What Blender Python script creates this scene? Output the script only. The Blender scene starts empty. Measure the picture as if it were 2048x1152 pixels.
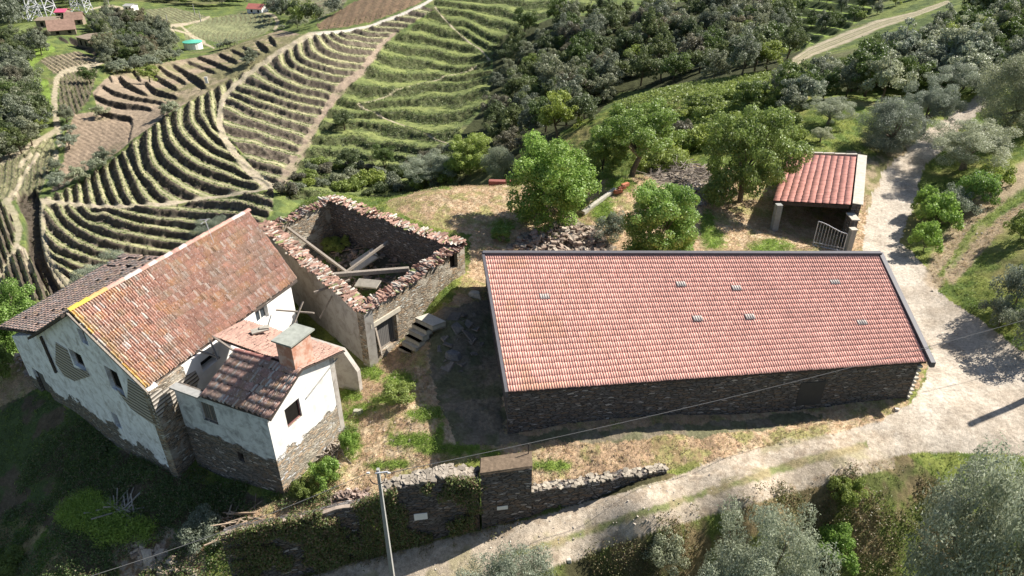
import bpy, math, random
import numpy as np
random.seed(7); RNG = np.random.default_rng(7)
R = math.radians
scene = bpy.context.scene
COL = scene.collection

# ---------------------------------------------------------------- camera, sky, sun, exposure
H = 26.0; FPX = 1400.0; TH = R(31.0)
cd = bpy.data.cameras.new('camera'); cam = bpy.data.objects.new('camera', cd); COL.objects.link(cam)
cam.location = (0, 0, H); cam.rotation_euler = (R(90) - TH, 0, 0)
cd.sensor_width = 36.0; cd.lens = 36.0 * FPX / 2048.0; cd.clip_start = 0.5; cd.clip_end = 6000
scene.camera = cam
SUN_EL = 41.5
SUN_DIR = np.array([1.0, 0.47, 0.0]); SUN_DIR /= np.hypot(*SUN_DIR[:2])
w = bpy.data.worlds.new("World"); scene.world = w; w.use_nodes = True
nt = w.node_tree; bg = nt.nodes['Background']
sky = nt.nodes.new('ShaderNodeTexSky'); sky.sky_type = 'NISHITA'; sky.sun_disc = False
sky.sun_elevation = R(SUN_EL); sky.sun_rotation = math.atan2(SUN_DIR[0], SUN_DIR[1])
sky.altitude = 300; sky.dust_density = 1.0
nt.links.new(sky.outputs[0], bg.inputs[0]); bg.inputs[1].default_value = 0.06
sl = bpy.data.lights.new('sun', 'SUN'); sun = bpy.data.objects.new('sun', sl); COL.objects.link(sun)
sl.energy = 5.0; sl.angle = R(0.5); sl.color = (1.0, 0.95, 0.87)
_e = R(SUN_EL)
from mathutils import Vector
sv = Vector((SUN_DIR[0] * math.cos(_e), SUN_DIR[1] * math.cos(_e), math.sin(_e)))
sun.rotation_euler = sv.to_track_quat('Z', 'Y').to_euler(); sun.location = (60, 20, 80)
scene.view_settings.view_transform = 'Standard'; scene.view_settings.look = 'None'
scene.view_settings.exposure = 1.0; scene.view_settings.gamma = 1.0
scene.cycles.max_bounces = 6; scene.cycles.transparent_max_bounces = 8

# ---------------------------------------------------------------- surveying: photo sight lines -> places on the ground
CF = np.array([0, math.cos(TH), -math.sin(TH)]); CR = np.array([1., 0, 0]); CU = np.array([0, math.sin(TH), math.cos(TH)])
def ray(x, y): return CF + CR * (x - 1024) / FPX - CU * (y - 576) / FPX
def U(x, y, z):
    d = ray(x, y); t = (z - H) / d[2]; return np.array([0, 0, H]) + d * t
def UD(x, y, d0):
    d = ray(x, y); return np.array([0, 0, H]) + d * (d0 / math.hypot(d[0], d[1]))
def PJ(X, Y, Z):
    dz = Z - H; dep = CF[1] * Y + CF[2] * dz
    dep = np.where(np.abs(dep) < .5, .5, dep)
    return 1024 + FPX * X / dep, 576 - FPX * (CU[1] * Y + CU[2] * dz) / dep
def top_z(b, ty):
    lo, hi = b[2], H
    for _ in range(40):
        m = (lo + hi) / 2
        if PJ(b[0], b[1], m)[1] > ty: lo = m
        else: hi = m
    return lo
def PL(p0, p1, x, y):
    """photo sight line met by the upright plane through p0,p1 -> (distance along, height)"""
    p0 = np.array(p0[:2], float); d = np.array(p1[:2], float) - p0; d /= np.hypot(*d); n = np.array([-d[1], d[0]])
    r = ray(x, y); t = (p0 @ n) / (r[:2] @ n); q = np.array([0, 0, H]) + r * t
    return float((q[:2] - p0) @ d), float(q[2])

# ---------------------------------------------------------------- noise
def _h(ix, iy, s):
    n = (ix.astype(np.int64) * 374761393 + iy.astype(np.int64) * 668265263 + s * 1274126177) & 0xffffffff
    n = ((n ^ (n >> 13)) * 1274126177) & 0xffffffff
    return ((n ^ (n >> 16)) & 0xffff) / 65535.0
def vn(x, y, s=0):
    x0 = np.floor(x); y0 = np.floor(y); fx = x - x0; fy = y - y0
    fx = fx * fx * (3 - 2 * fx); fy = fy * fy * (3 - 2 * fy)
    a = _h(x0, y0, s); b = _h(x0 + 1, y0, s); c = _h(x0, y0 + 1, s); d = _h(x0 + 1, y0 + 1, s)
    return (a * (1 - fx) + b * fx) * (1 - fy) + (c * (1 - fx) + d * fx) * fy
def fbm(x, y, s=0, o=4):
    t = 0; a = .5; n = 0
    for i in range(o):
        t = t + a * vn(x * 2 ** i, y * 2 ** i, s + i); n += a; a *= .55
    return t / n
def sst(a, b, x):
    t = np.clip((x - a) / (b - a), 0, 1); return t * t * (3 - 2 * t)

# ---------------------------------------------------------------- MQ interpolation
class MQ:
    def __init__(s, P, V, c, lam=0.0):
        s.P = np.array(P, float); s.c = c; n = len(P)
        s.m = s.P.mean(0); s.s = s.P.std() + 1e-9
        D = np.sqrt(((s.P[:, None] - s.P[None]) ** 2).sum(-1) + c * c)
        A = np.zeros((n + 3, n + 3)); A[:n, :n] = D - lam * np.eye(n) * D.mean()
        Q = np.c_[np.ones(n), (s.P - s.m) / s.s]; A[:n, n:] = Q; A[n:, :n] = Q.T
        s.w = np.linalg.lstsq(A, np.r_[np.array(V, float), 0, 0, 0], rcond=None)[0]
    def __call__(s, x, y):
        sh = np.shape(x); x = np.ravel(x).astype(float); y = np.ravel(y).astype(float); out = np.empty(len(x))
        for i in range(0, len(x), 40000):
            xx = x[i:i + 40000]; yy = y[i:i + 40000]; n = len(s.P)
            D = np.sqrt((xx[:, None] - s.P[:, 0]) ** 2 + (yy[:, None] - s.P[:, 1]) ** 2 + s.c ** 2)
            out[i:i + 40000] = D @ s.w[:n] + s.w[n] + s.w[n + 1] * (xx - s.m[0]) / s.s + s.w[n + 2] * (yy - s.m[1]) / s.s
        return out.reshape(sh)
def lp(X, Y): return np.arctan2(X, Y), .5 * np.log(X * X + Y * Y + 1e-6)

# near ground: (photo x, y, height)
NEARY = [(1013,872,0),(1817,800,.4),(1400,895,.1),(1640,850,.2),(900,890,-.1),(760,800,-.35),(700,850,-1.05),(570,992,-1.5),(640,930,-1.3),(745,738,-.7),
 (800,692,-.2),(862,640,1.55),(930,548,1.7),(900,575,1.75),(960,600,1.5),(905,740,.1),(960,700,.2),(852,668,.15),(842,690,-.25),(826,668,.1),(812,680,-.2),(872,662,.9),(1050,930,-.3),(960,920,-.4),(870,940,-.7),(800,950,-.95),(730,985,-1.3),
 (640,1010,-1.7),(560,1035,-2.0),(480,1060,-2.3),(220,1090,-3.2),(330,1050,-2.7),(220,1045,-2.9),(355,954,-2.05),(450,1000,-2.2),(226,890,-3.05),(149,824,-2.3),(66,777,-2.6),(200,985,-3.2),
 (60,900,-4.2),(100,1100,-4.6),(0,830,-3.6),(0,1000,-6),(0,1140,-7),(20,715,-2.6),(0,760,-3.0),(780,400,1.0),(850,380,1.3),(980,372,1.5),(1100,352,1.7),(1250,352,2.0),(1400,350,2.2),(1500,330,2.3),
 (1090,440,1.7),(1310,500,1.6),(1420,450,1.6),(1490,400,1.7),(1541,462,1.2),(1640,420,1.2),(1640,490,1.0),(1580,500,1.3),(1700,500,.85),(1740,450,.9),(1790,380,1.3),(1850,290,2.3),(1930,230,3.6),(1962,200,4.4),
 (1950,640,.45),(1900,800,.25),(1800,560,.5),(1870,560,.7),(1930,480,1.5),(1900,420,1.9),(1985,400,2.6),(2040,350,3.6),(2040,500,2.6),(2040,620,1.6),(1960,560,1.2),(2040,700,.6),(2040,800,.1),(1700,880,.15),(1500,915,0),(1350,935,-.25),
 (1180,940,-.3),(1660,300,2.6),(1760,300,2.2),(620,400,-.5),(700,390,0.6),(1450,930,-.05),(1600,900,.1),(2040,860,-.2),(1333,947,-.28)]
NEARW = [(-2,40,1.4),(10,41,1.6),(21,41,.9),(0,34,.5),(12,34,.5),(-24,44,-4),(-30,44,-6.5),(-19,53,-2.5),(-27,55,-9),(-36,50,-12),(-40,35,-9),(-40,25,-10),(-26,38,-3.2),(-20,45,-2.0),
 (-12,40,-.6),(-10,45,.6),(-14,50,.6),(-6,50,1.7),(-14,33,-1.2),(-16,38,-1.5),(-45,40,-16),(-30,20,-7.5),(-36,15,-10),(-22,18,-6),(-10,62,-2.5),(-2,65,-2.5),(-18,66,-9),(10,70,-2.5),(-30,75,-20),(-60,60,-28),(-50,20,-16),
 (-10,72,-10),(0,78,-10),(-8,90,-20),(10,85,-9),(-25,95,-26),(40,40,3.5),(50,30,3),(60,50,6),(60,20,4),(45,20,0),(70,80,9),(52,58,5.0),(70,35,8)]
# far ground: (photo x, y, distance)
FAR = [(300,580,105),(180,575,104),(20,560,112),(90,450,132),(300,410,126),(250,500,113),(430,400,123),(560,430,100),(520,370,121),(560,372,117),(120,390,150),(440,230,168),(500,300,142),(300,280,158),(200,250,190),(200,350,160),(640,300,146),(620,70,212),(560,110,200),
 (700,200,178),(780,330,132),(870,330,125),(620,350,128),(780,100,218),(950,120,212),(860,10,262),(980,30,250),(1100,10,262),(960,250,150),(880,280,142),(980,170,185),
 (200,150,245),(300,120,262),(400,140,252),(500,90,262),(140,120,262),(100,200,215),(40,300,185),(0,420,140),(0,220,215),(130,55,325),(260,60,320),(380,90,300),(510,22,400),(430,50,360),(560,60,335),(680,50,255),(740,20,275),(660,15,350),
 (0,10,470),(80,20,420),(250,15,430),(400,5,470),(600,3,480),(0,90,300),(330,100,290),
 (1030,290,122),(1000,340,108),(1130,190,158),(1250,120,182),(1100,60,215),(1350,60,205),(1450,100,176),(1560,60,190),(1600,10,225),(1500,30,215),(1230,210,140),(1400,150,140),
 (1400,210,96),(1260,200,112),(1300,270,80),(1180,300,78),(1600,130,118),(1500,155,115),(1500,250,82),(1600,200,92),(1700,95,140),(1800,45,165),(1890,8,185),(1700,200,88),(1800,150,105),(1900,120,108),(2000,150,100),(2040,60,125),(1960,20,160),(1640,40,195),(1740,15,200),(2044,120,98)]
EXTRA = [(-200,520,-40),(0,560,-20),(250,520,-5),(450,500,10),(-450,500,-30),(-300,300,-50),(-250,150,-50),(-160,100,-48),(-120,60,-40),(300,300,15),(250,150,20),(150,80,16),(0,900,40),(-500,900,30),(500,900,60),(0,1500,120),(-900,1500,100),(900,1500,130),
 (120,20,6),(200,0,10),(-120,0,-35),(-60,0,-18),(-250,0,-50),(330,-10,20)]
LOW = [(1500,955,-.02),(1700,892,.13),(1620,920,.08),(1350,985,-.42),(1200,1022,-.98),(1055,1062,-1.52),(900,1105,-2.15),(760,1150,-2.85),(1700,938,-.02),(1500,1003,-.15),(1300,1052,-.85),(1100,1112,-1.75),(1000,1140,-2.2),
 (1700,990,-1.0),(1600,1100,-3.0),(1300,1130,-2.7),(1850,1100,-3.2),(2040,1000,-2.0),(1850,960,-1.1),(2040,905,-.5),(2040,1150,-3.6),(1450,1060,-1.6),(1150,1152,-2.9),(478,1195,-3.8),(640,1146,-3.15),(300,1152,-5.0),(150,1152,-5.8),
 (1820,860,.15),(1950,820,.15),(2040,820,0),(1240,980,-.65),(1062,1032,-1.38),(1333,950,-.3),(1450,935,-.06),(1600,903,.1)]
LOWW = [(-10,16,-5.5),(10,14,-6),(30,12,-6.5),(-30,10,-9),(0,4,-10),(30,0,-10),(-24,20,-6.3),(-30,24,-7.6),(50,25,1.2),(60,10,0),(-60,0,-18),(80,0,2),(-40,25,-10),(45,20,0)]
def ctl(near, nearw, far):
    P = []; V = []
    for x, y, z in near:
        q = U(x, y, z); P.append(lp(q[0], q[1])); V.append(z)
    for x, y, z in nearw: P.append(lp(x, y)); V.append(z)
    for x, y, d in far:
        q = UD(x, y, d); P.append(lp(q[0], q[1])); V.append(q[2])
    return P, V
RIGHT = [p for p in LOW if p[0] > 1380]
P, V = ctl(NEARY + RIGHT, NEARW + EXTRA + [(10,14,-6),(30,12,-6.5),(30,0,-10),(60,10,0),(50,25,1.2),(80,0,2),(45,20,0)], FAR); FY = MQ(P, V, .09, 6e-4)
P, V = ctl(LOW + [p for p in NEARY if p[0] > 1380 and p[1] > 560 and p not in LOW], LOWW, []); FL = MQ(P, V, .12, 6e-4)
# retaining wall stations: (photo base x, y, base height, photo y of the top)
WST = [(1333,949,-.3,944),(1240,977,-.65,957),(1150,1002,-1.0,971),(1062,1030,-1.38,986),(1010,1043,-1.58,984),(960,1056,-1.78,960),(900,1072,-2.0,955),(840,1087,-2.3,968),(780,1101,-2.6,986),(738,1111,-2.78,1003),(640,1142,-3.12,1026),(560,1168,-3.4,1046),(478,1194,-3.7,1066)]
WPT = []
for bx, by, bz, ty in WST:
    q = U(bx, by, bz); WPT.append((q[0], q[1], bz, top_z(q, ty)))
_wx = np.array([p[0] for p in WPT][::-1]); _wy = np.array([p[1] for p in WPT][::-1])
_wx = np.r_[-60, -24, _wx, 9.5, 60]; _wy = np.r_[2, 18.0, _wy, 25.2, 30]
def zbase(X, Y):
    a, b = lp(X, Y); zy = FY(a, b)
    m = sst(.28, .12, Y - np.interp(X, _wx, _wy))     # 1 on the lane side of the wall
    m = np.where(Y > 45, 0, m)
    zl = FL(a, b)
    return zy * (1 - m) + zl * m

# ---------------------------------------------------------------- painted and stepped zones of the valley, as surveyed
def inpoly(x, y, poly):
    c = np.zeros(np.shape(x), bool); n = len(poly); j = n - 1
    for i in range(n):
        xi, yi = poly[i]; xj, yj = poly[j]
        if yi != yj:
            c ^= ((yi > y) != (yj > y)) & (x < (xj - xi) * (y - yi) / (yj - yi) + xi)
        j = i
    return c
def dline(x, y, pts):
    """distance to a polyline, with signed side and width interpolated along it"""
    best = np.full(np.shape(x), 1e9); wd = np.zeros(np.shape(x)); sg = np.zeros(np.shape(x)); ends = np.zeros(np.shape(x))
    n = len(pts) - 1
    for i in range(n):
        x0, y0, w0 = pts[i]; x1, y1, w1 = pts[i + 1]; dx, dy = x1 - x0, y1 - y0; L = dx * dx + dy * dy + 1e-9
        t0 = ((x - x0) * dx + (y - y0) * dy) / L; t = np.clip(t0, 0, 1)
        ex = x - x0 - t * dx; ey = y - y0 - t * dy; d = np.hypot(ex, ey); m = d < best
        best = np.where(m, d, best); wd = np.where(m, w0 + (w1 - w0) * t, wd)
        sg = np.where(m, np.sign(dx * ey - dy * ex), sg)
        e = ((t0 < 0) & (i == 0)) | ((t0 > 1) & (i == n - 1)); ends = np.where(m, e, ends)
    return best, wd, sg, ends
TRACKS = [
 [(872,-6,5),(845,10,5),(800,30,5),(740,52,5),(690,62,5),(630,67,7),(620,70,12),(560,103,9),(500,145,10),(460,180,11),(443,205,12),(438,240,12),(445,272,13),(470,308,14),(500,342,15),(528,366,18),(550,372,8)],
 [(552,373,6),(502,383,6),(441,393,6),(337,407,7),(250,413,7),(200,414,9),(139,407,9),(87,402,9)],
 [(84,402,12),(82,430,12),(85,470,13),(92,505,14),(108,540,16),(130,566,22),(150,580,20)],
 [(210,122,8),(185,131,8),(160,136,9),(128,143,10),(113,158,10),(108,200,11),(112,240,12),(116,262,12)],
 [(116,258,10),(90,275,10),(50,297,13),(0,322,14)],[(118,270,10),(120,290,10)],[(113,305,9),(110,330,7)],
 [(12,402,14),(30,432,15),(38,460,13),(34,488,9),(20,515,7),(6,545,7),(-4,570,6)],[(30,490,9),(48,500,9),(60,540,8)],
 [(40,332,10),(60,310,9)],[(20,400,10),(48,350,8),(75,310,8)],
 [(418,34,5),(400,42,4),(372,48,5),(345,52,9),(344,66,9),(350,84,8)],[(350,60,3),(372,66,4),(395,80,5),(410,88,4),(428,96,3)],[(360,50,3),(385,72,4),(408,84,6)],
 [(528,24,4),(548,32,6),(556,44,7),(550,58,6)],[(180,19,3),(200,14,3),(222,12,5),(255,19,6),(285,28,3)],
 [(870,14,2),(885,34,2),(912,62,2.4),(940,86,2.4),(962,100,2.2),(980,121,2)],[(980,121,1),(940,140,1),(870,160,1.2),(800,180,1.5),(745,203,2),(715,210,2.5),(760,232,2.5),(830,262,2.5),(910,292,1.5)],
 [(1578,160,9),(1582,140,12),(1592,122,16),(1622,103,18),(1680,80,20),(1760,48,17),(1832,28,10),(1895,4,7)],
 [(640,240,8),(655,215,14),(668,195,16),(685,172,18),(700,160,16),(725,142,12),(740,118,14),(752,106,12),(760,92,10),(790,66,5)],[(560,372,14),(578,345,22),(590,322,20),(606,300,16),(625,262,16),(640,235,12)]]
LA = {1:[(425,200),(428,226),(434,249)],2:[(404,200),(404,223),(418,249),(435,269)],3:[(385,210),(383,231),(397,257),(418,280),(448,301)],4:[(361,219),(359,247),(375,273),(404,299),(439,318),(474,332),(500,348)],
 5:[(336,240),(342,269),(361,297),(390,320),(439,341),(508,363)],6:[(317,249),(319,278),(335,311),(369,339),(421,362),(474,377)],7:[(300,264),(302,304),(317,334),(352,361),(396,386)],8:[(271,283),(276,313),(288,347),(300,356),(322,382),(343,396)],
 9:[(250,304),(260,332),(274,358),(285,380),(305,402)],10:[(233,311),(240,339),(249,368),(256,385),(270,408)],11:[(213,332),(220,356),(228,380),(243,406)],12:[(194,339),(199,365),(204,382),(214,406)],13:[(177,353),(181,380),(187,406)],14:[(158,363),(160,380),(163,406)],15:[(139,377),(142,406)],16:[(121,387),(126,404)]}
LB = {1:[(809,33),(835,36)],2:[(783,43),(821,47)],3:[(757,54),(800,56)],4:[(731,61),(786,66)],5:[(696,68),(731,75),(771,76)],6:[(672,69),(714,82),(753,87)],7:[(655,71),(679,88),(735,98)],8:[(637,73),(653,94),(688,108),(730,112)],9:[(618,75),(627,99),(661,118),(714,127)],
 10:[(597,83),(606,111),(644,128),(714,140)],11:[(578,92),(587,118),(627,139),(693,153)],12:[(559,104),(566,125),(592,144),(644,161),(690,168)],13:[(540,135),(566,156),(609,174),(668,189)],14:[(510,150),(540,167),(592,188),(660,203)],15:[(484,170),(540,187),(600,207),(650,218)],
 16:[(474,185),(526,203),(600,226),(640,233)],17:[(474,200),(526,222),(578,240),(620,252)],18:[(456,215),(491,233),(543,250),(600,268)],19:[(451,245),(491,256),(543,273),(600,293)],20:[(451,271),(508,283),(560,299),(600,308)],21:[(470,309),(526,322),(578,335)]}
LC = {-2:[(337,415),(400,421),(480,424)],-1:[(200,415),(250,423),(318,436),(400,444),(470,449)],0:[(168,411),(208,427),(250,440),(318,454),(400,464),(450,470)],1:[(139,406),(151,422),(182,446),(226,459),(250,464),(318,477),(400,487)],2:[(118,406),(128,425),(148,446),(174,462),(217,479),(260,489),(318,500),(380,508)],
 3:[(97,420),(122,453),(156,481),(191,496),(243,509),(295,518),(350,526)],4:[(99,470),(122,489),(156,505),(191,517),(234,528),(290,538)],5:[(106,506),(148,524),(191,536),(240,548)],6:[(97,512),(122,531),(149,547),(190,560)]}
LD = {1:[(792,74),(865,81),(956,96)],2:[(773,96),(865,104),(948,118)],3:[(744,109),(810,126),(865,130),(930,140)],4:[(737,146),(810,157),(900,158)],5:[(720,178),(800,186),(865,178),(960,165)],6:[(719,215),(810,209),(937,197)],7:[(762,233),(865,241),(912,240)],8:[(719,251),(810,266),(900,268)],
 9:[(675,281),(755,292),(883,302)],10:[(620,306),(740,316),(840,326)],11:[(646,328),(773,337),(860,345)],12:[(609,357),(682,372),(800,378)]}
LE = {1:[(890,-8),(1000,0),(1100,6)],2:[(890,8),(960,18),(1040,34)],3:[(895,25),(960,36),(1010,50)],4:[(905,44),(960,62),(990,76)],5:[(925,62),(960,84)]}
LV = {1:[(0,300),(60,309)]}
def mqd(D, c): 
    P = []; V = []
    for k, L in D.items():
        for p in L: P.append(p); V.append(k)
    return MQ(P, V, c, 1e-5)
PA_ = mqd(LA, 12); PB_ = mqd(LB, 10); PC_ = mqd(LC, 14); PD_ = mqd(LD, 20); PE_ = mqd(LE, 20)
POLA = [(84,400),(125,383),(165,362),(180,352),(245,305),(270,280),(300,258),(325,236),(360,216),(395,196),(440,172),(500,136),(560,98),(620,66),(626,72),(560,107),(500,149),(464,180),(449,205),(444,240),(452,270),(478,305),(508,340),(536,364),(552,372),(500,383),(440,393),(337,407),(250,413),(200,414),(139,407)]
POLB = [(441,240),(448,205),(464,182),(500,148),(560,106),(622,70),(690,65),(740,55),(800,33),(845,12),(870,20),(835,40),(800,62),(765,85),(748,105),(735,125),(712,150),(690,172),(668,200),(650,225),(635,255),(615,285),(598,310),(582,340),(572,365),(548,370),(520,355),(480,300),(452,272)]
POLC = [(86,404),(139,409),(200,417),(250,416),(337,411),(441,398),(548,380),(545,420),(530,440),(300,600),(150,600),(130,556),(108,536),(94,505),(88,470),(85,430)]
POLD = [(570,400),(590,345),(605,310),(625,280),(645,245),(660,215),(682,195),(705,168),(730,140),(750,112),(775,85),(840,45),(868,20),(910,62),(945,92),(980,122),(985,160),(975,200),(925,250),(905,300),(915,360),(920,400)]
POLE = [(872,-10),(1240,-10),(1150,18),(1080,40),(1010,70),(985,118),(950,90),(912,58),(885,30),(868,8)]
POLW = [(1000,75),(1100,38),(1300,20),(1420,-10),(1560,-10),(1580,70),(1620,85),(1560,150),(1400,165),(1240,185),(1180,240),(1060,330),(930,330),(905,290),(975,205),(985,150),(985,110)]
POLBR = [(195,220),(185,185),(210,158),(245,140),(330,125),(420,110),(480,88),(560,60),(600,68),(560,100),(500,140),(440,172),(385,200),(340,225),(300,255),(262,282),(235,305),(190,330),(122,378),(100,385),(125,340),(135,260),(150,228)]
DASH = [[(163,212,7),(200,224,8),(230,234,9),(262,238,7)],[(189,194,7),(215,206,9),(250,213,9),(280,214,7),(302,219,5)],[(206,174,6),(230,188,8),(270,198,7),(325,206,5)],[(240,158,10),(250,168,11),(275,182,8),(293,190,5)],[(217,151,5),(224,162,5)],
 [(268,145,8),(280,160,7)],[(292,168,8),(310,184,10),(352,195,6)],[(296,138,8),(312,155,10),(352,178,7)],[(318,134,6),(335,148,9),(370,165,6)],[(347,132,7),(375,150,11),(392,160,14),(408,172,14)],[(376,125,6),(400,134,6),(428,144,5)],[(394,114,6),(430,128,8),(465,142,5)],[(440,110,7),(455,117,8),(472,123,7)],[(464,101,5),(487,111,6)],[(487,96,6),(505,103,6),(518,106,4)],[(515,86,8),(525,94,10),(536,101,8)],[(540,76,9),(550,88,8)],
 [(262,238,3),(266,250,2.5),(258,282,3)],[(130,388,5),(155,362,8)],[(85,75,4),(90,90,4)],[(140,80,10),(165,92,12),(193,106,10)],[(119,76,6),(135,84,6)]]

AZF = np.radians(np.arange(-53, 53.001, .082)); AZ = np.r_[np.radians(np.arange(-115, -53, 1.6)), AZF, np.radians(np.arange(54.4, 116, 1.6))]
ds = [9.0]
while ds[-1] < 2400:
    d = ds[-1]
    ds.append(d + (max(.085, d * .0026) if d < 62 else (.45 if d < 92 else max(.24, d * d * 1.55e-5))))
DS = np.array(ds)
G_az, G_d = np.meshgrid(AZ, DS)
GX = G_d * np.sin(G_az); GY = G_d * np.cos(G_az)
GZ = zbase(GX, GY)

def steps(ph, a, b):
    """flat tread between -a..a round whole numbers, bank between; returns (phase removed, bank mask)"""
    k = np.floor(ph + .5); f = ph - k                  # -.5...5
    t = np.where(f > 0, f, f + 1)                       # 0..1 from tread centre to next
    s = sst(a, 1 - b, t)
    kk = np.where(f > 0, k, k - 1)
    return ph - (kk + s), (sst(a - .04, a + .03, t) * sst(1 - b + .04, 1 - b - .03, t)), t
def lerp(a, b, m): return a * (1 - m[..., None]) + b * m[..., None]
def C3(r, g, b): return np.array([r, g, b])

def valley(X, Y, Z):
    """terraces cut into the slopes; returns new Z, albedo, masks"""
    px, py = PJ(X, Y, Z); d = np.hypot(X, Y)
    wx = px + (fbm(X * .12, Y * .12, 3) - .5) * 10 * (90 / np.maximum(d, 60)); wy = py + (fbm(X * .12, Y * .12, 9) - .5) * 7 * (90 / np.maximum(d, 60))
    n1 = fbm(X * .045, Y * .045, 21); n2 = fbm(X * .35, Y * .35, 31); n3 = fbm(X * 1.3, Y * 1.3, 41, 3)
    far = (d > 84) & (px < 1120) | (d > 112)
    col = np.empty(X.shape + (3,)); col[:] = C3(.085, .115, .040)
    col = lerp(col, C3(.16, .19, .055), sst(.42, .62, n2) * .8)
    col = lerp(col, C3(.15, .125, .075), sst(.55, .72, n1) * .5)
    vine = np.zeros(X.shape); bank = np.zeros(X.shape); dz = np.zeros(X.shape); isfield = np.zeros(X.shape)
    dark = C3(.082, .066, .050)  # dark schist of the banks, kept darker to add to their shade
    def terr(poly, F, h, a, b, cf, cv, cb, rough=0, fl=None):
        nonlocal col, dz, vine, bank
        m = far & inpoly(px, py, poly)
        if not m.any(): return
        idx = np.where(m); ph = F(px[idx], py[idx]); ro = 0
        if rough: ro = (fbm(X[idx] * .05, Y[idx] * .05, 77) - .5) * rough + (n2[idx] - .5) * rough * .45
        p0 = ph + 0
        for _ in range(3):
            rem, bk, t = steps(ph + ro, a, b); qx, qy = PJ(X[idx], Y[idx], Z[idx] + h * rem); ph = p0 * .3 + F(qx, qy) * .7
        ph = ph + ro
        rem, bk, t = steps(ph, a, b)
        fade = 1.0
        dz[idx] = dz[idx] + h * rem * fade
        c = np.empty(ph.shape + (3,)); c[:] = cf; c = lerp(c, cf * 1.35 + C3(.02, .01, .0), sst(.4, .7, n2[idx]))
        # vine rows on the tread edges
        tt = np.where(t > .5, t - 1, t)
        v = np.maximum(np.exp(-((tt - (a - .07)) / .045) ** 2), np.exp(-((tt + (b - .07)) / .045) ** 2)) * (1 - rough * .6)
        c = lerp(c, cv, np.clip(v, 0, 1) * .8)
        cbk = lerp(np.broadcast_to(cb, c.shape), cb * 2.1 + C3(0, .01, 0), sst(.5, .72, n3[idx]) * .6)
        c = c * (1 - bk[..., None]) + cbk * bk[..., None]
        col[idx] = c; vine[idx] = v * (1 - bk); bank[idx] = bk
    gA = C3(.25, .235, .14); vA = C3(.10, .135, .035)
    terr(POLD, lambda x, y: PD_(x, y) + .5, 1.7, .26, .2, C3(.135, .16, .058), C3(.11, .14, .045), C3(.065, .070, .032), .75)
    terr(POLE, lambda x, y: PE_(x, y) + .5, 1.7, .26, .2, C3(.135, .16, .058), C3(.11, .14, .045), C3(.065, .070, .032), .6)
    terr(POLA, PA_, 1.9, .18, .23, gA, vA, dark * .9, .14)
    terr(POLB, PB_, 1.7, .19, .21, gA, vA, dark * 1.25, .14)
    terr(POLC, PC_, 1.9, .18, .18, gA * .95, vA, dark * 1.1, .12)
    # slopes farther off, contour rows given directly by formula
    terr([(372,82),(366,62),(392,46),(420,36),(470,28),(520,24),(545,34),(546,56),(528,68),(500,76),(468,84),(440,86),(405,78)], lambda x, y: (x + 9 * np.sin(y / 9.0) + (y - 50) * .35) / 9.5, .8, .3, .3, C3(.20,.21,.115), C3(.12,.14,.06), C3(.085,.08,.045))
    terr([(290,20),(340,14),(400,28),(415,34),(380,44),(330,46),(300,40)], lambda x, y: (x * .6 - y * 1.3) / 6.5, .8, .3, .3, C3(.20,.21,.12), C3(.13,.14,.06), C3(.10,.09,.05))
    terr([(556,24),(590,6),(610,-10),(700,-10),(690,8),(640,38),(600,36)], lambda x, y: (x * .45 + y * 1.15) / 8.5, 2.0, .26, .24, C3(.17,.175,.11), C3(.13,.14,.06), dark)
    terr([(632,50),(700,8),(740,-10),(860,-10),(840,6),(790,26),(740,44),(690,54),(640,60)], lambda x, y: (x + y * .4) / 19., .8, .33, .3, C3(.22,.15,.095), C3(.16,.12,.07), C3(.085,.06,.04))
    terr([(78,118),(155,102),(205,118),(180,130),(128,142),(108,148)], lambda x, y: (y - .62 * (x - 90)) / 7.3, .7, .3, .28, C3(.20,.165,.115), C3(.13,.13,.06), dark * 1.3)
    terr([(118,158),(130,145),(185,134),(196,140),(178,200),(150,232),(120,235)], lambda x, y: (x - (y - 150) * .28 * (x - 100) / 60) / 8.0, 1.1, .28, .28, C3(.20,.185,.11), C3(.12,.13,.05), dark)
    terr([(-10,318),(42,306),(70,282),(106,276),(112,300),(98,345),(80,385),(30,400),(-10,400)], lambda x, y: (x + (y - 300) * .36 + 7 * np.sin(y / 22.)) / 13., 1.0, .33, .3, gA, vA, dark)
    terr([(-10,400),(0,400),(20,430),(30,460),(26,490),(0,560),(-10,570)], lambda x, y: (x * 1.2 - (y - 400) * .42) / 17., 1.8, .25, .25, gA * .9, vA, dark)
    terr([(34,492),(60,500),(72,520),(100,560),(110,600),(-10,600),(0,570),(22,515)], lambda x, y: (x - (y - 500) * .33) / 17., 1.7, .24, .24, gA * .9, vA, dark)
    # dark gully between the tracks
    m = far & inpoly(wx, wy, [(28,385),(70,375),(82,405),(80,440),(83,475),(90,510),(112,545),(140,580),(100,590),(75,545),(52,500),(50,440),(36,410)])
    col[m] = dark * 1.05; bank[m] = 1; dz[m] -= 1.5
    # bare terraced slope with short dry-stone banks
    m = far & inpoly(px, py, POLBR); br = C3(.27, .21, .15)
    cc = lerp(np.broadcast_to(br, X[m].shape + (3,)), C3(.15, .15, .065), sst(.48, .66, n1[m]) * .75); cc = lerp(cc, br * 1.35, sst(.5, .75, n2[m]) * .6)
    col[m] = cc; isfield[m] = 1
    near_d = m | (far & inpoly(px, py, [(60,60),(240,60),(240,130),(60,130)]))
    ix = np.where(near_d); xx, yy = px[ix], py[ix]; ddz = np.zeros(xx.shape); ck = np.zeros(xx.shape)
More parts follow.
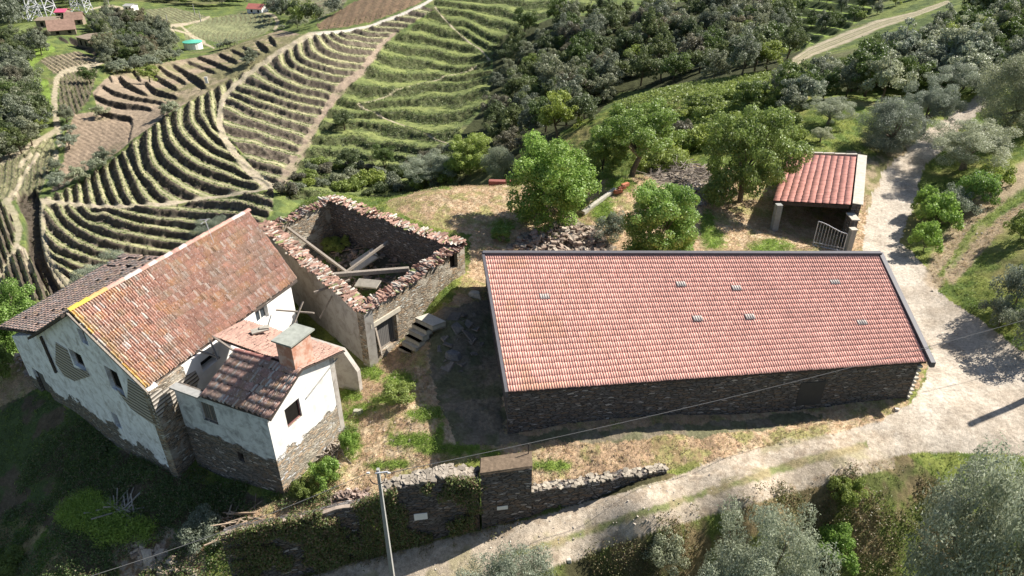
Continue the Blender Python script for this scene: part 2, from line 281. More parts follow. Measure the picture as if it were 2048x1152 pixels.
    for L in DASH:
        bd, wd, sg, en = dline(xx, yy, L)
        up = (sg < 0)
        wd = wd * .55
        a = np.where(up, np.exp(-np.maximum(bd - wd * .5, 0) / 7.0), -np.exp(-np.maximum(bd - wd * .5, 0) / 7.0)) * (bd < 26)
        a = np.where(bd < wd * .5, np.where(up, 1, -1) * (bd / np.maximum(wd * .5, .1)), a)
        en2 = np.where(en > .5, np.exp(-bd / 5.0), 1)
        ddz += a * en2 * np.clip(wd / 5, .3, 1.2) * .62
        ck = np.maximum(ck, sst(wd * .62, wd * .45, bd) * (1 - en * sst(wd * .2, wd * .5, bd)))
    dz[ix] += ddz; col[ix] = lerp(col[ix], dark * .85, ck); bank[ix] = np.maximum(bank[ix], ck)
    # ploughed field
    m = far & inpoly(wx, wy, [(135,262),(150,228),(200,228),(262,244),(258,280),(235,303),(190,328),(150,352),(122,372),(112,350),(128,320)])
    c = lerp(np.broadcast_to(C3(.27, .205, .145), X[m].shape + (3,)), C3(.21, .19, .09), sst(.45, .65, n1[m])); c = c * (1 + .16 * np.sin(px[m] * 1.9 + n2[m] * 3))[..., None] * (.85 + .3 * n3[m])[..., None]
    col[m] = c
    # meadow patches
    for pl, c in [([(40,100),(75,78),(100,85),(112,100),(70,128),(60,150),(95,160),(105,200),(95,250),(60,250),(40,200),(35,140)], C3(.17,.24,.05)),
                  ([(0,70),(60,45),(70,52),(30,72),(0,92)], C3(.19,.23,.08)), ([(190,32),(215,18),(260,24),(280,32),(230,36),(195,44)], C3(.18,.2,.09)),
                  ([(205,150),(215,135),(290,130),(290,138),(235,148)], C3(.19,.2,.07))]:
        m = far & inpoly(wx, wy, pl); col[m] = lerp(np.broadcast_to(c, X[m].shape + (3,)), c * .6, sst(.45, .7, n2[m])); vine[m] = 0
    # wood floor, clearings and the pale slope right of the grove
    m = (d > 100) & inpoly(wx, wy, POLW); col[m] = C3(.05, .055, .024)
    rr = (d > 62) & (px > 1120)
    m = rr & inpoly(wx, wy, [(1230,200),(1300,180),(1400,165),(1500,150),(1560,140),(1575,165),(1500,200),(1440,220),(1400,270),(1330,300),(1220,300)]) & (d < 125)
    c = lerp(np.broadcast_to(C3(.15, .185, .062), X[m].shape + (3,)), C3(.24, .25, .12), (.5 + .5 * np.sin(px[m] * 1.15 + py[m] * .55)) * .6 * sst(.3, .6, n2[m])); col[m] = c
    m = rr & inpoly(wx, wy, [(1530,-10),(1760,-10),(1740,30),(1690,60),(1620,90),(1560,120),(1545,60)])
    ph = (py - (px - 1600) * .12 + (n1 - .5) * 14) / 17.0; rem, bk, t = steps(ph, .3, .2)
    c = lerp(np.broadcast_to(C3(.17, .23, .05), X.shape + (3,)), C3(.05, .07, .022), bk); col[m] = c[m]; dz[m] += 1.8 * rem[m]
    # tracks
    trk = np.zeros(X.shape)
    for T in TRACKS:
        x0 = min(p[0] for p in T) - 25; x1 = max(p[0] for p in T) + 25; y0 = min(p[1] for p in T) - 25; y1 = max(p[1] for p in T) + 25
        far2 = far | ((d > 80) & (px > 1500) & (T[0][0] > 1500))
        ix = np.where((px > x0) & (px < x1) & (py > y0) & (py < y1) & far2)
        if len(ix[0]) == 0: continue
        bd, wd, sg, en = dline(px[ix], py[ix], T)
        k = sst(wd * .62, wd * .42, bd + (n2[ix] - .5) * wd * .25)
        tc = lerp(np.broadcast_to(C3(.40, .335, .245), px[ix].shape + (3,)), C3(.33, .29, .19), sst(.3, .7, n3[ix]))
        if T[0][0] > 1500:
            tc = lerp(tc, C3(.14, .15, .06), np.clip(np.exp(-((bd / wd - .17) / .05) ** 2) + np.exp(-((bd / wd) / .03) ** 2), 0, 1) * .8)
        if T[0] == (872,-6,5): tc = lerp(tc, C3(.52, .47, .40), sst(610, 660, px[ix]))
        if T[0] in ((640,240,8), (560,372,14)): tc = C3(.27,.21,.155) * (.75 + .5 * n3[ix])[..., None]; k = k * sst(.25, .5, n2[ix] + .12)
        kk = k if T[0][2] < 12 or T[0][0] > 1500 else k * .75
        col[ix] = lerp(col[ix], C3(0, 0, 0), kk) + tc * kk[..., None]
        trk[ix] = np.maximum(trk[ix], k); dz[ix] *= (1 - k * .8); vine[ix] *= (1 - k); bank[ix] *= (1 - k)
    dz = dz + (n3 - .5) * .5 * sst(60, 110, d) * (1 - trk) * (.4 + bank)
    return Z + dz * np.where(d > 60, 1, 0), col, vine, bank, trk

ROADP = [(1962,188),(1925,213),(1890,240),(1850,262),(1820,285),(1790,310),(1762,345),(1742,390),(1732,430),(1724,500),(1722,560),(1860,700),(1850,760),(1822,806),(1760,842),(1680,864),(1600,884),(1500,900),(1420,925),(1340,958),(1240,986),(1150,1010),(1060,1040),(900,1085),(780,1118),(690,1140),(560,1185),(900,1250),(1040,1156),(1150,1118),(1230,1088),(1300,1062),(1400,1030),(1500,992),(1600,966),(1700,938),(1790,912),(1850,905),(1950,905),(2100,915),(2100,720),(2040,700),(1960,640),(1900,602),(1872,575),(1858,545),(1830,512),(1800,484),(1812,445),(1836,405),(1838,362),(1852,330),(1885,300),(1935,245),(1978,206)]
GREENS = [(800,765,34,22),(745,745,26,14),(700,790,22,12),(720,820,30,14),(850,830,40,16),(830,880,60,16),(900,900,60,14),(1100,932,42,12),(700,880,20,45),(640,945,40,18),(600,985,40,14),(880,870,10,24),(1415,460,16,40),(1540,495,45,16),(1205,420,24,28),(1120,470,20,14),(1010,450,30,10),(780,930,50,10),(900,960,40,10),(980,905,30,8),(1240,370,30,14),(1430,480,20,20),(770,800,30,12),(1150,410,30,12)]
def nearpaint(X, Y, Z, col):
    px, py = PJ(X, Y, Z); d = np.hypot(X, Y)
    near = (d < 84) | ((px > 1120) & (d < 112))
    n0 = fbm(X * .22, Y * .22, 51); n1 = fbm(X * .9, Y * .9, 52); n2 = fbm(X * 3.2, Y * 3.2, 53, 3); n3 = fbm(X * 9, Y * 9, 54, 2)
    wx = px + (n1 - .5) * 26 + (n2 - .5) * 12; wy = py + (fbm(X * .9, Y * .9, 62) - .5) * 20 + (fbm(X * 3.2, Y * 3.2, 63) - .5) * 9
    sx = px + (n2 - .5) * 12; sy = py + (n1 - .5) * 9
    def put(m, c): col[m] = c[m] if c.shape == col.shape else c
    green = lerp(np.broadcast_to(C3(.10, .145, .035), col.shape), C3(.21, .235, .06), sst(.35, .65, n1)); green = lerp(green, C3(.26, .20, .10), sst(.55, .75, n0) * .6)
    col[near] = green[near]
    dry = lerp(np.broadcast_to(C3(.45, .31, .195), col.shape), C3(.57, .45, .30), sst(.4, .7, n2)); dry = lerp(dry, C3(.26, .27, .09), sst(.50, .66, n1) * .75); dry = lerp(dry, C3(.27, .17, .10), sst(.54, .7, n0 * .5 + n2 * .5) * .7)
    yard = inpoly(wx, wy, [(560,1000),(690,840),(700,760),(745,735),(900,600),(935,550),(940,470),(800,430),(770,405),(840,382),(1000,362),(1150,372),(1260,352),(1360,330),(1560,345),(1720,300),(1745,400),(1720,520),(1860,720),(1800,840),(1600,900),(1400,925),(1300,960),(1060,1000),(1040,935),(950,920),(880,955),(740,1000),(640,1025),(480,1070),(430,1040)])
    put(near & yard & (Y > np.interp(X, _wx, _wy)), dry)
    mg = np.zeros(X.shape)
    for cx, cy, rx, ry in GREENS:
        mg = np.maximum(mg, sst(1.25, .6, np.hypot((sx - cx) / rx, (sy - cy) / ry) + (n2 - .5) * 1.2))
    gr = lerp(np.broadcast_to(C3(.13, .22, .03), col.shape), C3(.22, .31, .055), n2)
    mg = mg * near; col[:] = lerp(col, gr * 1.0, mg * .9)
    # shady slope left of the house, dull ivy green and leaf litter
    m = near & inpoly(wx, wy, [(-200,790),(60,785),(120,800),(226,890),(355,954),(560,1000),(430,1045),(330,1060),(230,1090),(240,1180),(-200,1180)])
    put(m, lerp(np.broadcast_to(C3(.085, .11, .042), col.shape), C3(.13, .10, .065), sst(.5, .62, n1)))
    m = near & inpoly(wx, wy, [(-60,690),(60,690),(70,780),(40,800),(-60,840)]); put(m, dry)
    m = near & inpoly(wx, wy, [(-40,1050),(60,1035),(130,1085),(150,1170),(-40,1170)]); put(m, lerp(np.broadcast_to(C3(.13,.19,.04), col.shape), C3(.33,.26,.13), sst(.42,.6,n1)))
    m = near & inpoly(wx, wy, [(215,1080),(330,1050),(400,1090),(420,1175),(250,1175)]); put(m, lerp(np.broadcast_to(C3(.42,.35,.26), col.shape), C3(.24,.16,.09), sst(.4,.6,n2)))
    # lane verges below
    lowm = near & (Y < np.interp(X, _wx, _wy) + .1) & (X < 12)
    m = near & (d < 34) & (inpoly(px, py, [(300,1200),(480,1180),(900,1070),(1330,945),(1500,985),(1790,905),(2100,905),(2100,1400),(300,1400)]))
    put(m, lerp(lerp(np.broadcast_to(C3(.14,.17,.045), col.shape), C3(.22,.17,.09), sst(.42,.6,n1)), C3(.075,.07,.035), sst(.5,.68,n0)))
    # lane: pale compacted schist grit
    rd = lerp(np.broadcast_to(C3(.49,.425,.345), col.shape), C3(.41,.345,.27), sst(.35,.7,n1)); rd = lerp(rd, C3(.56,.495,.41), sst(.5,.7,n0) * .6); rd = lerp(rd, C3(.33,.27,.21), sst(.62,.78,n3) * .4)
    road = near & inpoly(sx, sy, ROADP)
    put(road, rd)
    rut = np.zeros(X.shape)
    ix = np.where(near & (px > 600) & (px < 1790) & (py > 860) & (py < 1200))
    if len(ix[0]):
        low_ = sst(1850, 1700, px[ix]); inside = road[ix]
        base = lerp(np.broadcast_to(C3(.46,.375,.28), px[ix].shape + (3,)), C3(.31,.27,.15), sst(.50,.68,n1[ix])); k = low_ * inside * .7
        col[ix] = lerp(col[ix], C3(0,0,0), k) + base * k[..., None]
        for L in ([(600,1172,30),(700,1140,30),(900,1087,32),(1100,1042,32),(1300,986,30),(1500,927,30),(1650,890,34),(1800,858,60)], [(860,1200,30),(1000,1152,30),(1100,1119,30),(1250,1070,28),(1400,1026,26),(1550,984,26),(1700,944,28),(1800,915,50)]):
            bd, wd, sg, en = dline(px[ix], py[ix], L); k = sst(wd * .62, wd * .30, bd + (n2[ix] - .5) * 12) * low_ * (inside | (bd < wd * .4))
            c = lerp(np.broadcast_to(C3(.48,.405,.315), px[ix].shape + (3,)), C3(.38,.305,.225), sst(.4,.7,n2[ix]))
            col[ix] = lerp(col[ix], C3(0,0,0), k) + c * k[..., None]
        bd, wd, sg, en = dline(px[ix], py[ix], [(1000,1118,9),(1150,1072,10),(1250,1038,10),(1400,990,9),(1500,958,10),(1600,925,12),(1680,905,12),(1735,889,9)])
        k = sst(wd * 1.1, wd * .4, bd + (n2[ix] - .5) * 12) * (1 - en) * .85; c = lerp(np.broadcast_to(C3(.17,.20,.06), px[ix].shape + (3,)), C3(.32,.26,.14), sst(.35,.6,n1[ix]))
        col[ix] = lerp(col[ix], C3(0,0,0), k) + c * k[..., None]
    # pale shoulder by the barn and left of the upper lane
    m = near & inpoly(wx, wy, [(1400,925),(1520,893),(1640,872),(1700,862),(1690,900),(1540,935),(1430,960)]) & ~road; put(m, lerp(dry, C3(.5,.43,.33), n0 * .8))
    m = near & inpoly(wx, wy, [(1722,320),(1780,300),(1840,262),(1850,270),(1790,320),(1750,380),(1735,430),(1722,400)]); put(m, lerp(np.broadcast_to(C3(.36,.285,.18), col.shape), C3(.20,.19,.08), sst(.45,.6,n1)))
    # second path climbing on the right
    ix = np.where(near & (px > 1820) & (py > 300) & (py < 620))
    if len(ix[0]):
        for L, c, a in [([(2100,310,44),(2040,352,46),(1975,405,50),(1920,465,52),(1885,520,52),(1868,560,40)], C3(.40,.31,.21), .9), ([(2090,390,20),(2010,440,24),(1950,500,28),(1905,555,26)], C3(.37,.28,.19), .9), ([(2100,370,10),(2020,405,13),(1950,455,13),(1905,520,11),(1880,548,10)], C3(.17,.21,.05), .85)]:
            bd, wd, sg, en = dline(px[ix], py[ix], L)
            k = sst(wd * .62, wd * .3, bd + (n2[ix] - .5) * 12) * a
            col[ix] = lerp(col[ix], C3(0,0,0), k) + (c * (.8 + .4 * n2[ix][..., None])) * k[..., None]
    m = near & (inpoly(wx, wy, [(850,640),(900,612),(980,600),(1000,700),(1012,870),(1200,860),(1400,846),(1600,826),(1650,832),(1620,848),(1400,872),(1200,882),(1000,890),(915,890),(870,790)])) & ~road  # dark grassy ground by barn front and gable, toned to deepen the cast shadow
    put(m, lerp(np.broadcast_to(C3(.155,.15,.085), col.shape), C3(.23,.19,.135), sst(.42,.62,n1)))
    m = near & inpoly(px, py, [(560,470),(660,410),(860,480),(880,500),(740,620),(600,600)]) & (d < 66) & (d > 36); put(m, lerp(np.broadcast_to(C3(.11,.10,.07), col.shape), C3(.12,.17,.045), sst(.5,.64,n1)))  # earth and weeds, darkened to add to the shade inside the ruin
    # loose stone and slate spread behind the barn and below the gable
    for pl in ([(1010,500),(1040,470),(1120,440),(1150,430),(1210,470),(1230,505)], [(1280,340),(1340,318),(1420,345),(1430,400),(1330,380)], [(645,1000),(690,980),(740,985),(735,1012),(660,1025)]):
        m = near & inpoly(wx, wy, pl); put(m, lerp(np.broadcast_to(C3(.30,.25,.19), col.shape), C3(.17,.14,.11), sst(.35,.6,n3)))
    return col, road & near

Z1, ALB, VINE, BANK, TRK = valley(GX, GY, GZ)
dd = np.hypot(GX, GY)
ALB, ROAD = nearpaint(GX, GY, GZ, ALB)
_bump = (fbm(GX * 1.1, GY * 1.1, 91, 4) - .5) * .22 + (fbm(GX * 6, GY * 6, 92, 2) - .5) * .05
Z1 = Z1 + _bump * np.where(ROAD | (TRK > .5), .18, 1.0) * np.where(dd < 90, 1, 1.5)
ZG = Z1

# ---------------------------------------------------------------- node helpers
def newmat(name):
    m = bpy.data.materials.new(name); m.use_nodes = True; nt = m.node_tree
    for n in list(nt.nodes): nt.nodes.remove(n)
    o = nt.nodes.new('ShaderNodeOutputMaterial'); b = nt.nodes.new('ShaderNodeBsdfPrincipled')
    nt.links.new(b.outputs[0], o.inputs[0]); b.inputs['Roughness'].default_value = .85
    b.inputs['Specular IOR Level'].default_value = .25
    return m, nt, b
def nd(nt, t, **kw):
    n = nt.nodes.new(t)
    for k, v in kw.items():
        if k.startswith('i_'): n.inputs[k[2:].replace('_', ' ')].default_value = v
        else: setattr(n, k, v)
    return n
def noise(nt, vec, scale, detail=4, rough=.6, dist=0):
    n = nd(nt, 'ShaderNodeTexNoise'); n.inputs['Scale'].default_value = scale; n.inputs['Detail'].default_value = detail; n.inputs['Roughness'].default_value = rough; n.inputs['Distortion'].default_value = dist
    if vec is not None: nt.links.new(vec, n.inputs['Vector'])
    return n.outputs['Fac']
def ramp(nt, fac, stops):
    r = nd(nt, 'ShaderNodeValToRGB'); e = r.color_ramp.elements
    while len(e) < len(stops): e.new(.5)
    for el, (p, c) in zip(e, stops):
        el.position = p; el.color = (c, c, c, 1) if isinstance(c, (int, float)) else (*c, 1)
    nt.links.new(fac, r.inputs[0]); return r.outputs[0]
def mixc(nt, f, a, b, mode='MIX'):
    m = nd(nt, 'ShaderNodeMix', data_type='RGBA', blend_type=mode)
    for s, v in ((0, f), (6, a), (7, b)):
        if isinstance(v, (int, float)): m.inputs[s].default_value = v
        elif isinstance(v, tuple): m.inputs[s].default_value = (*v, 1)
        else: nt.links.new(v, m.inputs[s])
    return m.outputs[2]
def mth(nt, op, a, b=None, clamp=False):
    m = nd(nt, 'ShaderNodeMath', operation=op, use_clamp=clamp)
    for s, v in ((0, a), (1, b)):
        if v is None: continue
        if isinstance(v, (int, float)): m.inputs[s].default_value = v
        else: nt.links.new(v, m.inputs[s])
    return m.outputs[0]
def bump(nt, b, h, strength=.5, dist=.05):
    n = nd(nt, 'ShaderNodeBump'); n.inputs['Strength'].default_value = strength; n.inputs['Distance'].default_value = dist
    nt.links.new(h, n.inputs['Height']); nt.links.new(n.outputs[0], b.inputs['Normal'])
def uvz(nt, sx=1, sy=1, sz=1):
    t = nd(nt, 'ShaderNodeUVMap'); m = nd(nt, 'ShaderNodeMapping'); nt.links.new(t.outputs[0], m.inputs[0]); m.inputs['Scale'].default_value = (sx, sy, sz); return m.outputs[0]
def objc(nt, sx=1, sy=1, sz=1):
    t = nd(nt, 'ShaderNodeTexCoord'); m = nd(nt, 'ShaderNodeMapping'); nt.links.new(t.outputs['Object'], m.inputs[0]); m.inputs['Scale'].default_value = (sx, sy, sz); return m.outputs[0]
def attr(nt, name='col'):
    a = nd(nt, 'ShaderNodeAttribute', attribute_name=name); return a.outputs['Color']

# ground: albedo from the survey, broken up by fine earth and grass grain
MG, nt, b = newmat('ground_mat')
g = noise(nt, objc(nt), 5.0, 6, .7); g2 = noise(nt, objc(nt), .9, 5, .65); g3 = noise(nt, objc(nt), 28., 3, .6)
k = mixc(nt, 1.0, ramp(nt, g, [(.25, .55), (.75, 1.45)]), ramp(nt, g2, [(.3, .78), (.7, 1.2)]), 'MULTIPLY')
k = mixc(nt, 1.0, k, ramp(nt, g3, [(.25, .7), (.75, 1.3)]), 'MULTIPLY')
nt.links.new(mixc(nt, 1.0, attr(nt), k, 'MULTIPLY'), b.inputs['Base Color'])
b.inputs['Roughness'].default_value = .95; b.inputs['Specular IOR Level'].default_value = .1
bump(nt, b, mixc(nt, .5, g, g3), .7, .12)

def simple(name, col, rough=.8, var=.25, scale=6, bmp=.3, spec=.25, coords='obj'):
    m, nt, b = newmat(name); v = objc(nt); n = noise(nt, v, scale, 5, .65)
    nt.links.new(mixc(nt, 1.0, tuple(col), ramp(nt, n, [(.25, 1 - var), (.75, 1 + var)]), 'MULTIPLY'), b.inputs['Base Color'])
    b.inputs['Roughness'].default_value = rough; b.inputs['Specular IOR Level'].default_value = spec
    if bmp: bump(nt, b, n, bmp, .02)
    return m
def attrmat(name, rough=.8, var=.2, scale=14, bmp=.3, trans=0, spec=.2):
    m, nt, b = newmat(name); n = noise(nt, objc(nt), scale, 4, .65)
    c = mixc(nt, 1.0, attr(nt), ramp(nt, n, [(.25, 1 - var), (.75, 1 + var)]), 'MULTIPLY')
    nt.links.new(c, b.inputs['Base Color']); b.inputs['Roughness'].default_value = rough; b.inputs['Specular IOR Level'].default_value = spec
    if bmp: bump(nt, b, n, bmp, .01)
    if trans:
        t = nd(nt, 'ShaderNodeBsdfTranslucent'); nt.links.new(c, t.inputs[0]); ms = nd(nt, 'ShaderNodeMixShader'); ms.inputs[0].default_value = trans
        nt.links.new(b.outputs[0], ms.inputs[1]); nt.links.new(t.outputs[0], ms.inputs[2])
        nt.links.new(ms.outputs[0], [x for x in nt.nodes if x.type == 'OUTPUT_MATERIAL'][0].inputs[0])
    return m
def leafvar(m):
    nt = m.node_tree; oi = nt.nodes.new('ShaderNodeObjectInfo'); mx = [n for n in nt.nodes if n.type == 'MIX'][0]
    r = ramp(nt, oi.outputs['Random'], [(0, (.78, .80, .80)), (.5, (1.0, 1.0, .95)), (1, (1.25, 1.18, 1.0))])
    for l in list(nt.links):
        if l.from_node == mx: to = l.to_socket; nt.links.remove(l); m2 = nt.nodes.get('var') or None
        else: continue
        if m2 is None:
            m2 = nd(nt, 'ShaderNodeMix', data_type='RGBA', blend_type='MULTIPLY'); m2.name = 'var'; m2.inputs[0].default_value = 1; nt.links.new(mx.outputs[2], m2.inputs[6]); nt.links.new(r, m2.inputs[7])
        nt.links.new(m2.outputs[2], to)
    return m
MLEAF = attrmat('leaf_mat', .5, .12, 3, 0, .38, .4)
leafvar(MLEAF)
MTILE = attrmat('tile_mat', .8, .28, 16, .4)
MTNEW = attrmat('new_tile_mat', .75, .10, 8, .2)
MTOLD = attrmat('old_tile_mat', .88, .30, 12, .5)
_nt = MTOLD.node_tree; _b = [n for n in _nt.nodes if n.type == 'BSDF_PRINCIPLED'][0]; _src = _b.inputs['Base Color'].links[0].from_socket
_sp = ramp(_nt, noise(_nt, objc(_nt), 7.5, 3, .55), [(.57, 0), (.63, .75)]); _dk = ramp(_nt, noise(_nt, objc(_nt), 4.2, 4, .7, .4), [(.56, 0), (.68, .6)])
_nt.links.new(mixc(_nt, _dk, mixc(_nt, _sp, _src, (.66, .58, .52)), (.16, .11, .09)), _b.inputs['Base Color'])
MROCK = attrmat('rock_mat', .9, .35, 9, .6)
MBARK = simple('bark_mat', (.17, .135, .10), .95, .4, 9, .7)
MWOOD = simple('weathered_wood_mat', (.27, .23, .19), .9, .4, 12, .5)
MDARKWOOD = simple('dark_wood_mat', (.075, .06, .05), .9, .4, 12, .5)
MMETAL = simple('grey_flashing_mat', (.095, .09, .10), .6, .12, 3, .05, .5)
MCONC = simple('concrete_mat', (.31, .305, .285), .85, .22, 5, .3)
MWIRE = simple('wire_mat', (.10, .10, .10), .6, .1, 3, 0)
MVOID = simple('dark_interior_mat', (.02, .018, .016), 1, .2, 3, 0, 0)  # near-black sheets set in openings, standing in for the unlit inside
MWHITE = simple('white_paint_mat', (.78, .76, .72), .6, .08, 5, .1)
MGLASS = simple('window_glass_mat', (.05, .06, .07), .12, .1, 2, 0, .6)
MIRON = simple('galvanised_iron_mat', (.5, .5, .52), .4, .1, 5, .05, .6)
MMORTAR = simple('cement_cap_mat', (.47, .43, .36), .9, .25, 3, .4)

def schist(nt, v, base, dark, sc=1.0):
    """coursed schist: long flat stones, dark joints"""
    m = nd(nt, 'ShaderNodeMapping'); nt.links.new(v, m.inputs[0]); m.inputs['Scale'].default_value = (3.0 * sc, 13 * sc, 1)
    wn = noise(nt, v, 2.5, 3, .6)
    vm = nd(nt, 'ShaderNodeVectorMath', operation='ADD'); cmb = nd(nt, 'ShaderNodeCombineXYZ')
    nt.links.new(mth(nt, 'MULTIPLY', wn, 3.0), cmb.inputs[1]); nt.links.new(m.outputs[0], vm.inputs[0]); nt.links.new(cmb.outputs[0], vm.inputs[1])
    vo = nd(nt, 'ShaderNodeTexVoronoi', feature='F1'); vo.inputs['Scale'].default_value = 1; nt.links.new(vm.outputs[0], vo.inputs['Vector'])
    ve = nd(nt, 'ShaderNodeTexVoronoi', feature='DISTANCE_TO_EDGE'); ve.inputs['Scale'].default_value = 1; nt.links.new(vm.outputs[0], ve.inputs['Vector'])
    sp = nd(nt, 'ShaderNodeSeparateColor'); nt.links.new(vo.outputs['Color'], sp.inputs[0])
    c = mixc(nt, sp.outputs[0], tuple(x * .55 for x in base), tuple(x * 1.35 for x in base))
    c = mixc(nt, mth(nt, 'GREATER_THAN', sp.outputs[1], .93), c, tuple(min(.62, x * 2.6) for x in base))
    c = mixc(nt, ramp(nt, sp.outputs[2], [(.7, 0), (.85, .7)]), c, (base[0] * 1.25, base[1] * .95, base[2] * .7))
    j = ramp(nt, ve.outputs['Distance'], [(.02, 1), (.12, 0)])
    c = mixc(nt, j, c, tuple(dark))
    h = mixc(nt, 1.0, ramp(nt, ve.outputs['Distance'], [(0, 0), (.25, 1)]), mixc(nt, .5, sp.outputs[0], noise(nt, v, 14, 3)), 'MULTIPLY')
    return c, h
MSCH, nt, b = newmat('schist_wall_mat'); c, h = schist(nt, uvz(nt), (.17, .155, .145), (.035, .03, .028)); nt.links.new(c, b.inputs['Base Color']); bump(nt, b, h, .9, .07)
MSCHW, nt, b = newmat('warm_schist_mat'); c, h = schist(nt, uvz(nt), (.33, .28, .215), (.10, .08, .06), 1.1)
v = uvz(nt); mm = ramp(nt, noise(nt, v, .9, 5, .65), [(.5, 0), (.6, .8)]); c = mixc(nt, mm, c, (.46, .41, .33)); nt.links.new(c, b.inputs['Base Color']); bump(nt, b, h, .8, .06)
def plaster(name, thr, stainc=(.20, .17, .13), white=(.78, .76, .71), stone=(.30, .26, .21), edge=.55, stain=.5, sc=1.1, sd=0):
    """lime render over rubble: bare stone below the height `thr` (in wall UV v), with a ragged edge, rain streaks and stains"""
    m, nt, b = newmat(name); v = uvz(nt); sep = nd(nt, 'ShaderNodeSeparateXYZ'); nt.links.new(v, sep.inputs[0])
    c1, h1 = schist(nt, v, stone, tuple(x * .35 for x in stone), sc)
    off = nd(nt, 'ShaderNodeVectorMath', operation='ADD'); nt.links.new(v, off.inputs[0]); off.inputs[1].default_value = (sd, sd * 2, 0)
    n = noise(nt, off.outputs[0], .55, 6, .62); n2 = noise(nt, off.outputs[0], 1.6, 6, .7, .6)
    streak = nd(nt, 'ShaderNodeMapping'); nt.links.new(off.outputs[0], streak.inputs[0]); streak.inputs['Scale'].default_value = (1.1, .2, 1)
    ns = noise(nt, streak.outputs[0], 1.6, 4, .6)
    w1 = mixc(nt, ramp(nt, n2, [(.46, 0), (.66, stain)]), tuple(white), tuple(stainc))
    w1 = mixc(nt, ramp(nt, ns, [(.52, 0), (.78, stain * .6)]), w1, tuple(x * .8 + .06 for x in stainc))
    lvl = mth(nt, 'ADD', mth(nt, 'SUBTRACT', thr, sep.outputs[1]), mth(nt, 'MULTIPLY', mth(nt, 'SUBTRACT', n, .5), edge * 5))
    k = ramp(nt, mth(nt, 'MULTIPLY_ADD', lvl, .5, True), [(.44, 0), (.56, 1)]) if False else ramp(nt, mth(nt, 'ADD', mth(nt, 'MULTIPLY', lvl, 1.2), .5), [(.45, 0), (.55, 1)])
    c = mixc(nt, k, w1, c1)
    nt.links.new(c, b.inputs['Base Color']); b.inputs['Roughness'].default_value = .92
    bump(nt, b, mixc(nt, k, mixc(nt, .25, (1.0, 1.0, 1.0), n2), mixc(nt, 1.0, h1, .55, 'MULTIPLY') if False else mixc(nt, .5, h1, (0.0, 0.0, 0.0))), .9, .06)
    return m
MP_FAC = plaster('house_facade_render_mat', -1.3, (.27, .24, .20), (.86, .86, .86), (.22, .20, .17), .9, .6, 1.1, 3)
MP_LONG = plaster('house_long_wall_render_mat', -3, (.5, .45, .38), (.82, .80, .76), edge=.3, stain=.25, sd=11)
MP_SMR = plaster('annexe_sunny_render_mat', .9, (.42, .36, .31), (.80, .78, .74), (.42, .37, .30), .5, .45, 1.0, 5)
MP_SML = plaster('annexe_shady_render_mat', .95, (.20, .20, .20), (.60, .62, .62), (.21, .185, .16), .3, .8, 1.0, 8)  # darker, bluer copy of the sunny render, with this side's shade in the colour
MP_RUIN = plaster('ruin_render_mat', -9, (.22, .19, .16), (.42, .385, .34), (.3, .27, .22), .5, .75, 1.0, 9)
MP_BRICK, nt, b = newmat('chimney_render_mat'); v = objc(nt); n = noise(nt, v, 2.2, 5, .65)
nt.links.new(mixc(nt, ramp(nt, n, [(.42, 0), (.6, 1)]), (.46, .22, .145), (.60, .42, .33)), b.inputs['Base Color']); bump(nt, b, n, .4, .03)
MLATH, nt, b = newmat('lath_mat'); v = uvz(nt, .6, 11, 1); n = noise(nt, v, 2.0, 4, .6); wv = nd(nt, 'ShaderNodeTexWave', bands_direction='Y'); nt.links.new(uvz(nt, 1, 1, 1), wv.inputs[0]); wv.inputs['Scale'].default_value = 1.35; wv.inputs['Distortion'].default_value = 1.0; wv.inputs['Detail'].default_value = 2
nt.links.new(mixc(nt, ramp(nt, wv.outputs['Fac'], [(.15, 0), (.4, 1)]), (.10, .085, .07), mixc(nt, n, (.30, .265, .225), (.56, .51, .44))), b.inputs['Base Color']); bump(nt, b, wv.outputs['Fac'], .8, .04)
MPLANK, nt, b = newmat('plank_door_mat'); wv = nd(nt, 'ShaderNodeTexWave', bands_direction='X'); nt.links.new(uvz(nt), wv.inputs[0]); wv.inputs['Scale'].default_value = 2.2
nt.links.new(mixc(nt, ramp(nt, wv.outputs['Fac'], [(.04, 0), (.12, 1)]), (.02, .02, .02), mixc(nt, noise(nt, uvz(nt, 6, .5, 1), 3), (.10, .095, .09), (.20, .185, .17))), b.inputs['Base Color'])
MGREEN = simple('green_tank_mat', (.10, .42, .30), .6, .1, 2, .05)
MREDROOF = simple('far_red_roof_mat', (.45, .16, .13), .8, .2, 1.5, .1)
MPINK = simple('magenta_sheet_mat', (.55, .10, .18), .6, .15, 1, .05)
MBROWNROOF = simple('old_brown_roof_mat', (.25, .16, .12), .9, .3, 1, .2)
MRUINFAR = simple('far_rubble_wall_mat', (.24, .19, .14), .9, .35, .8, .2)

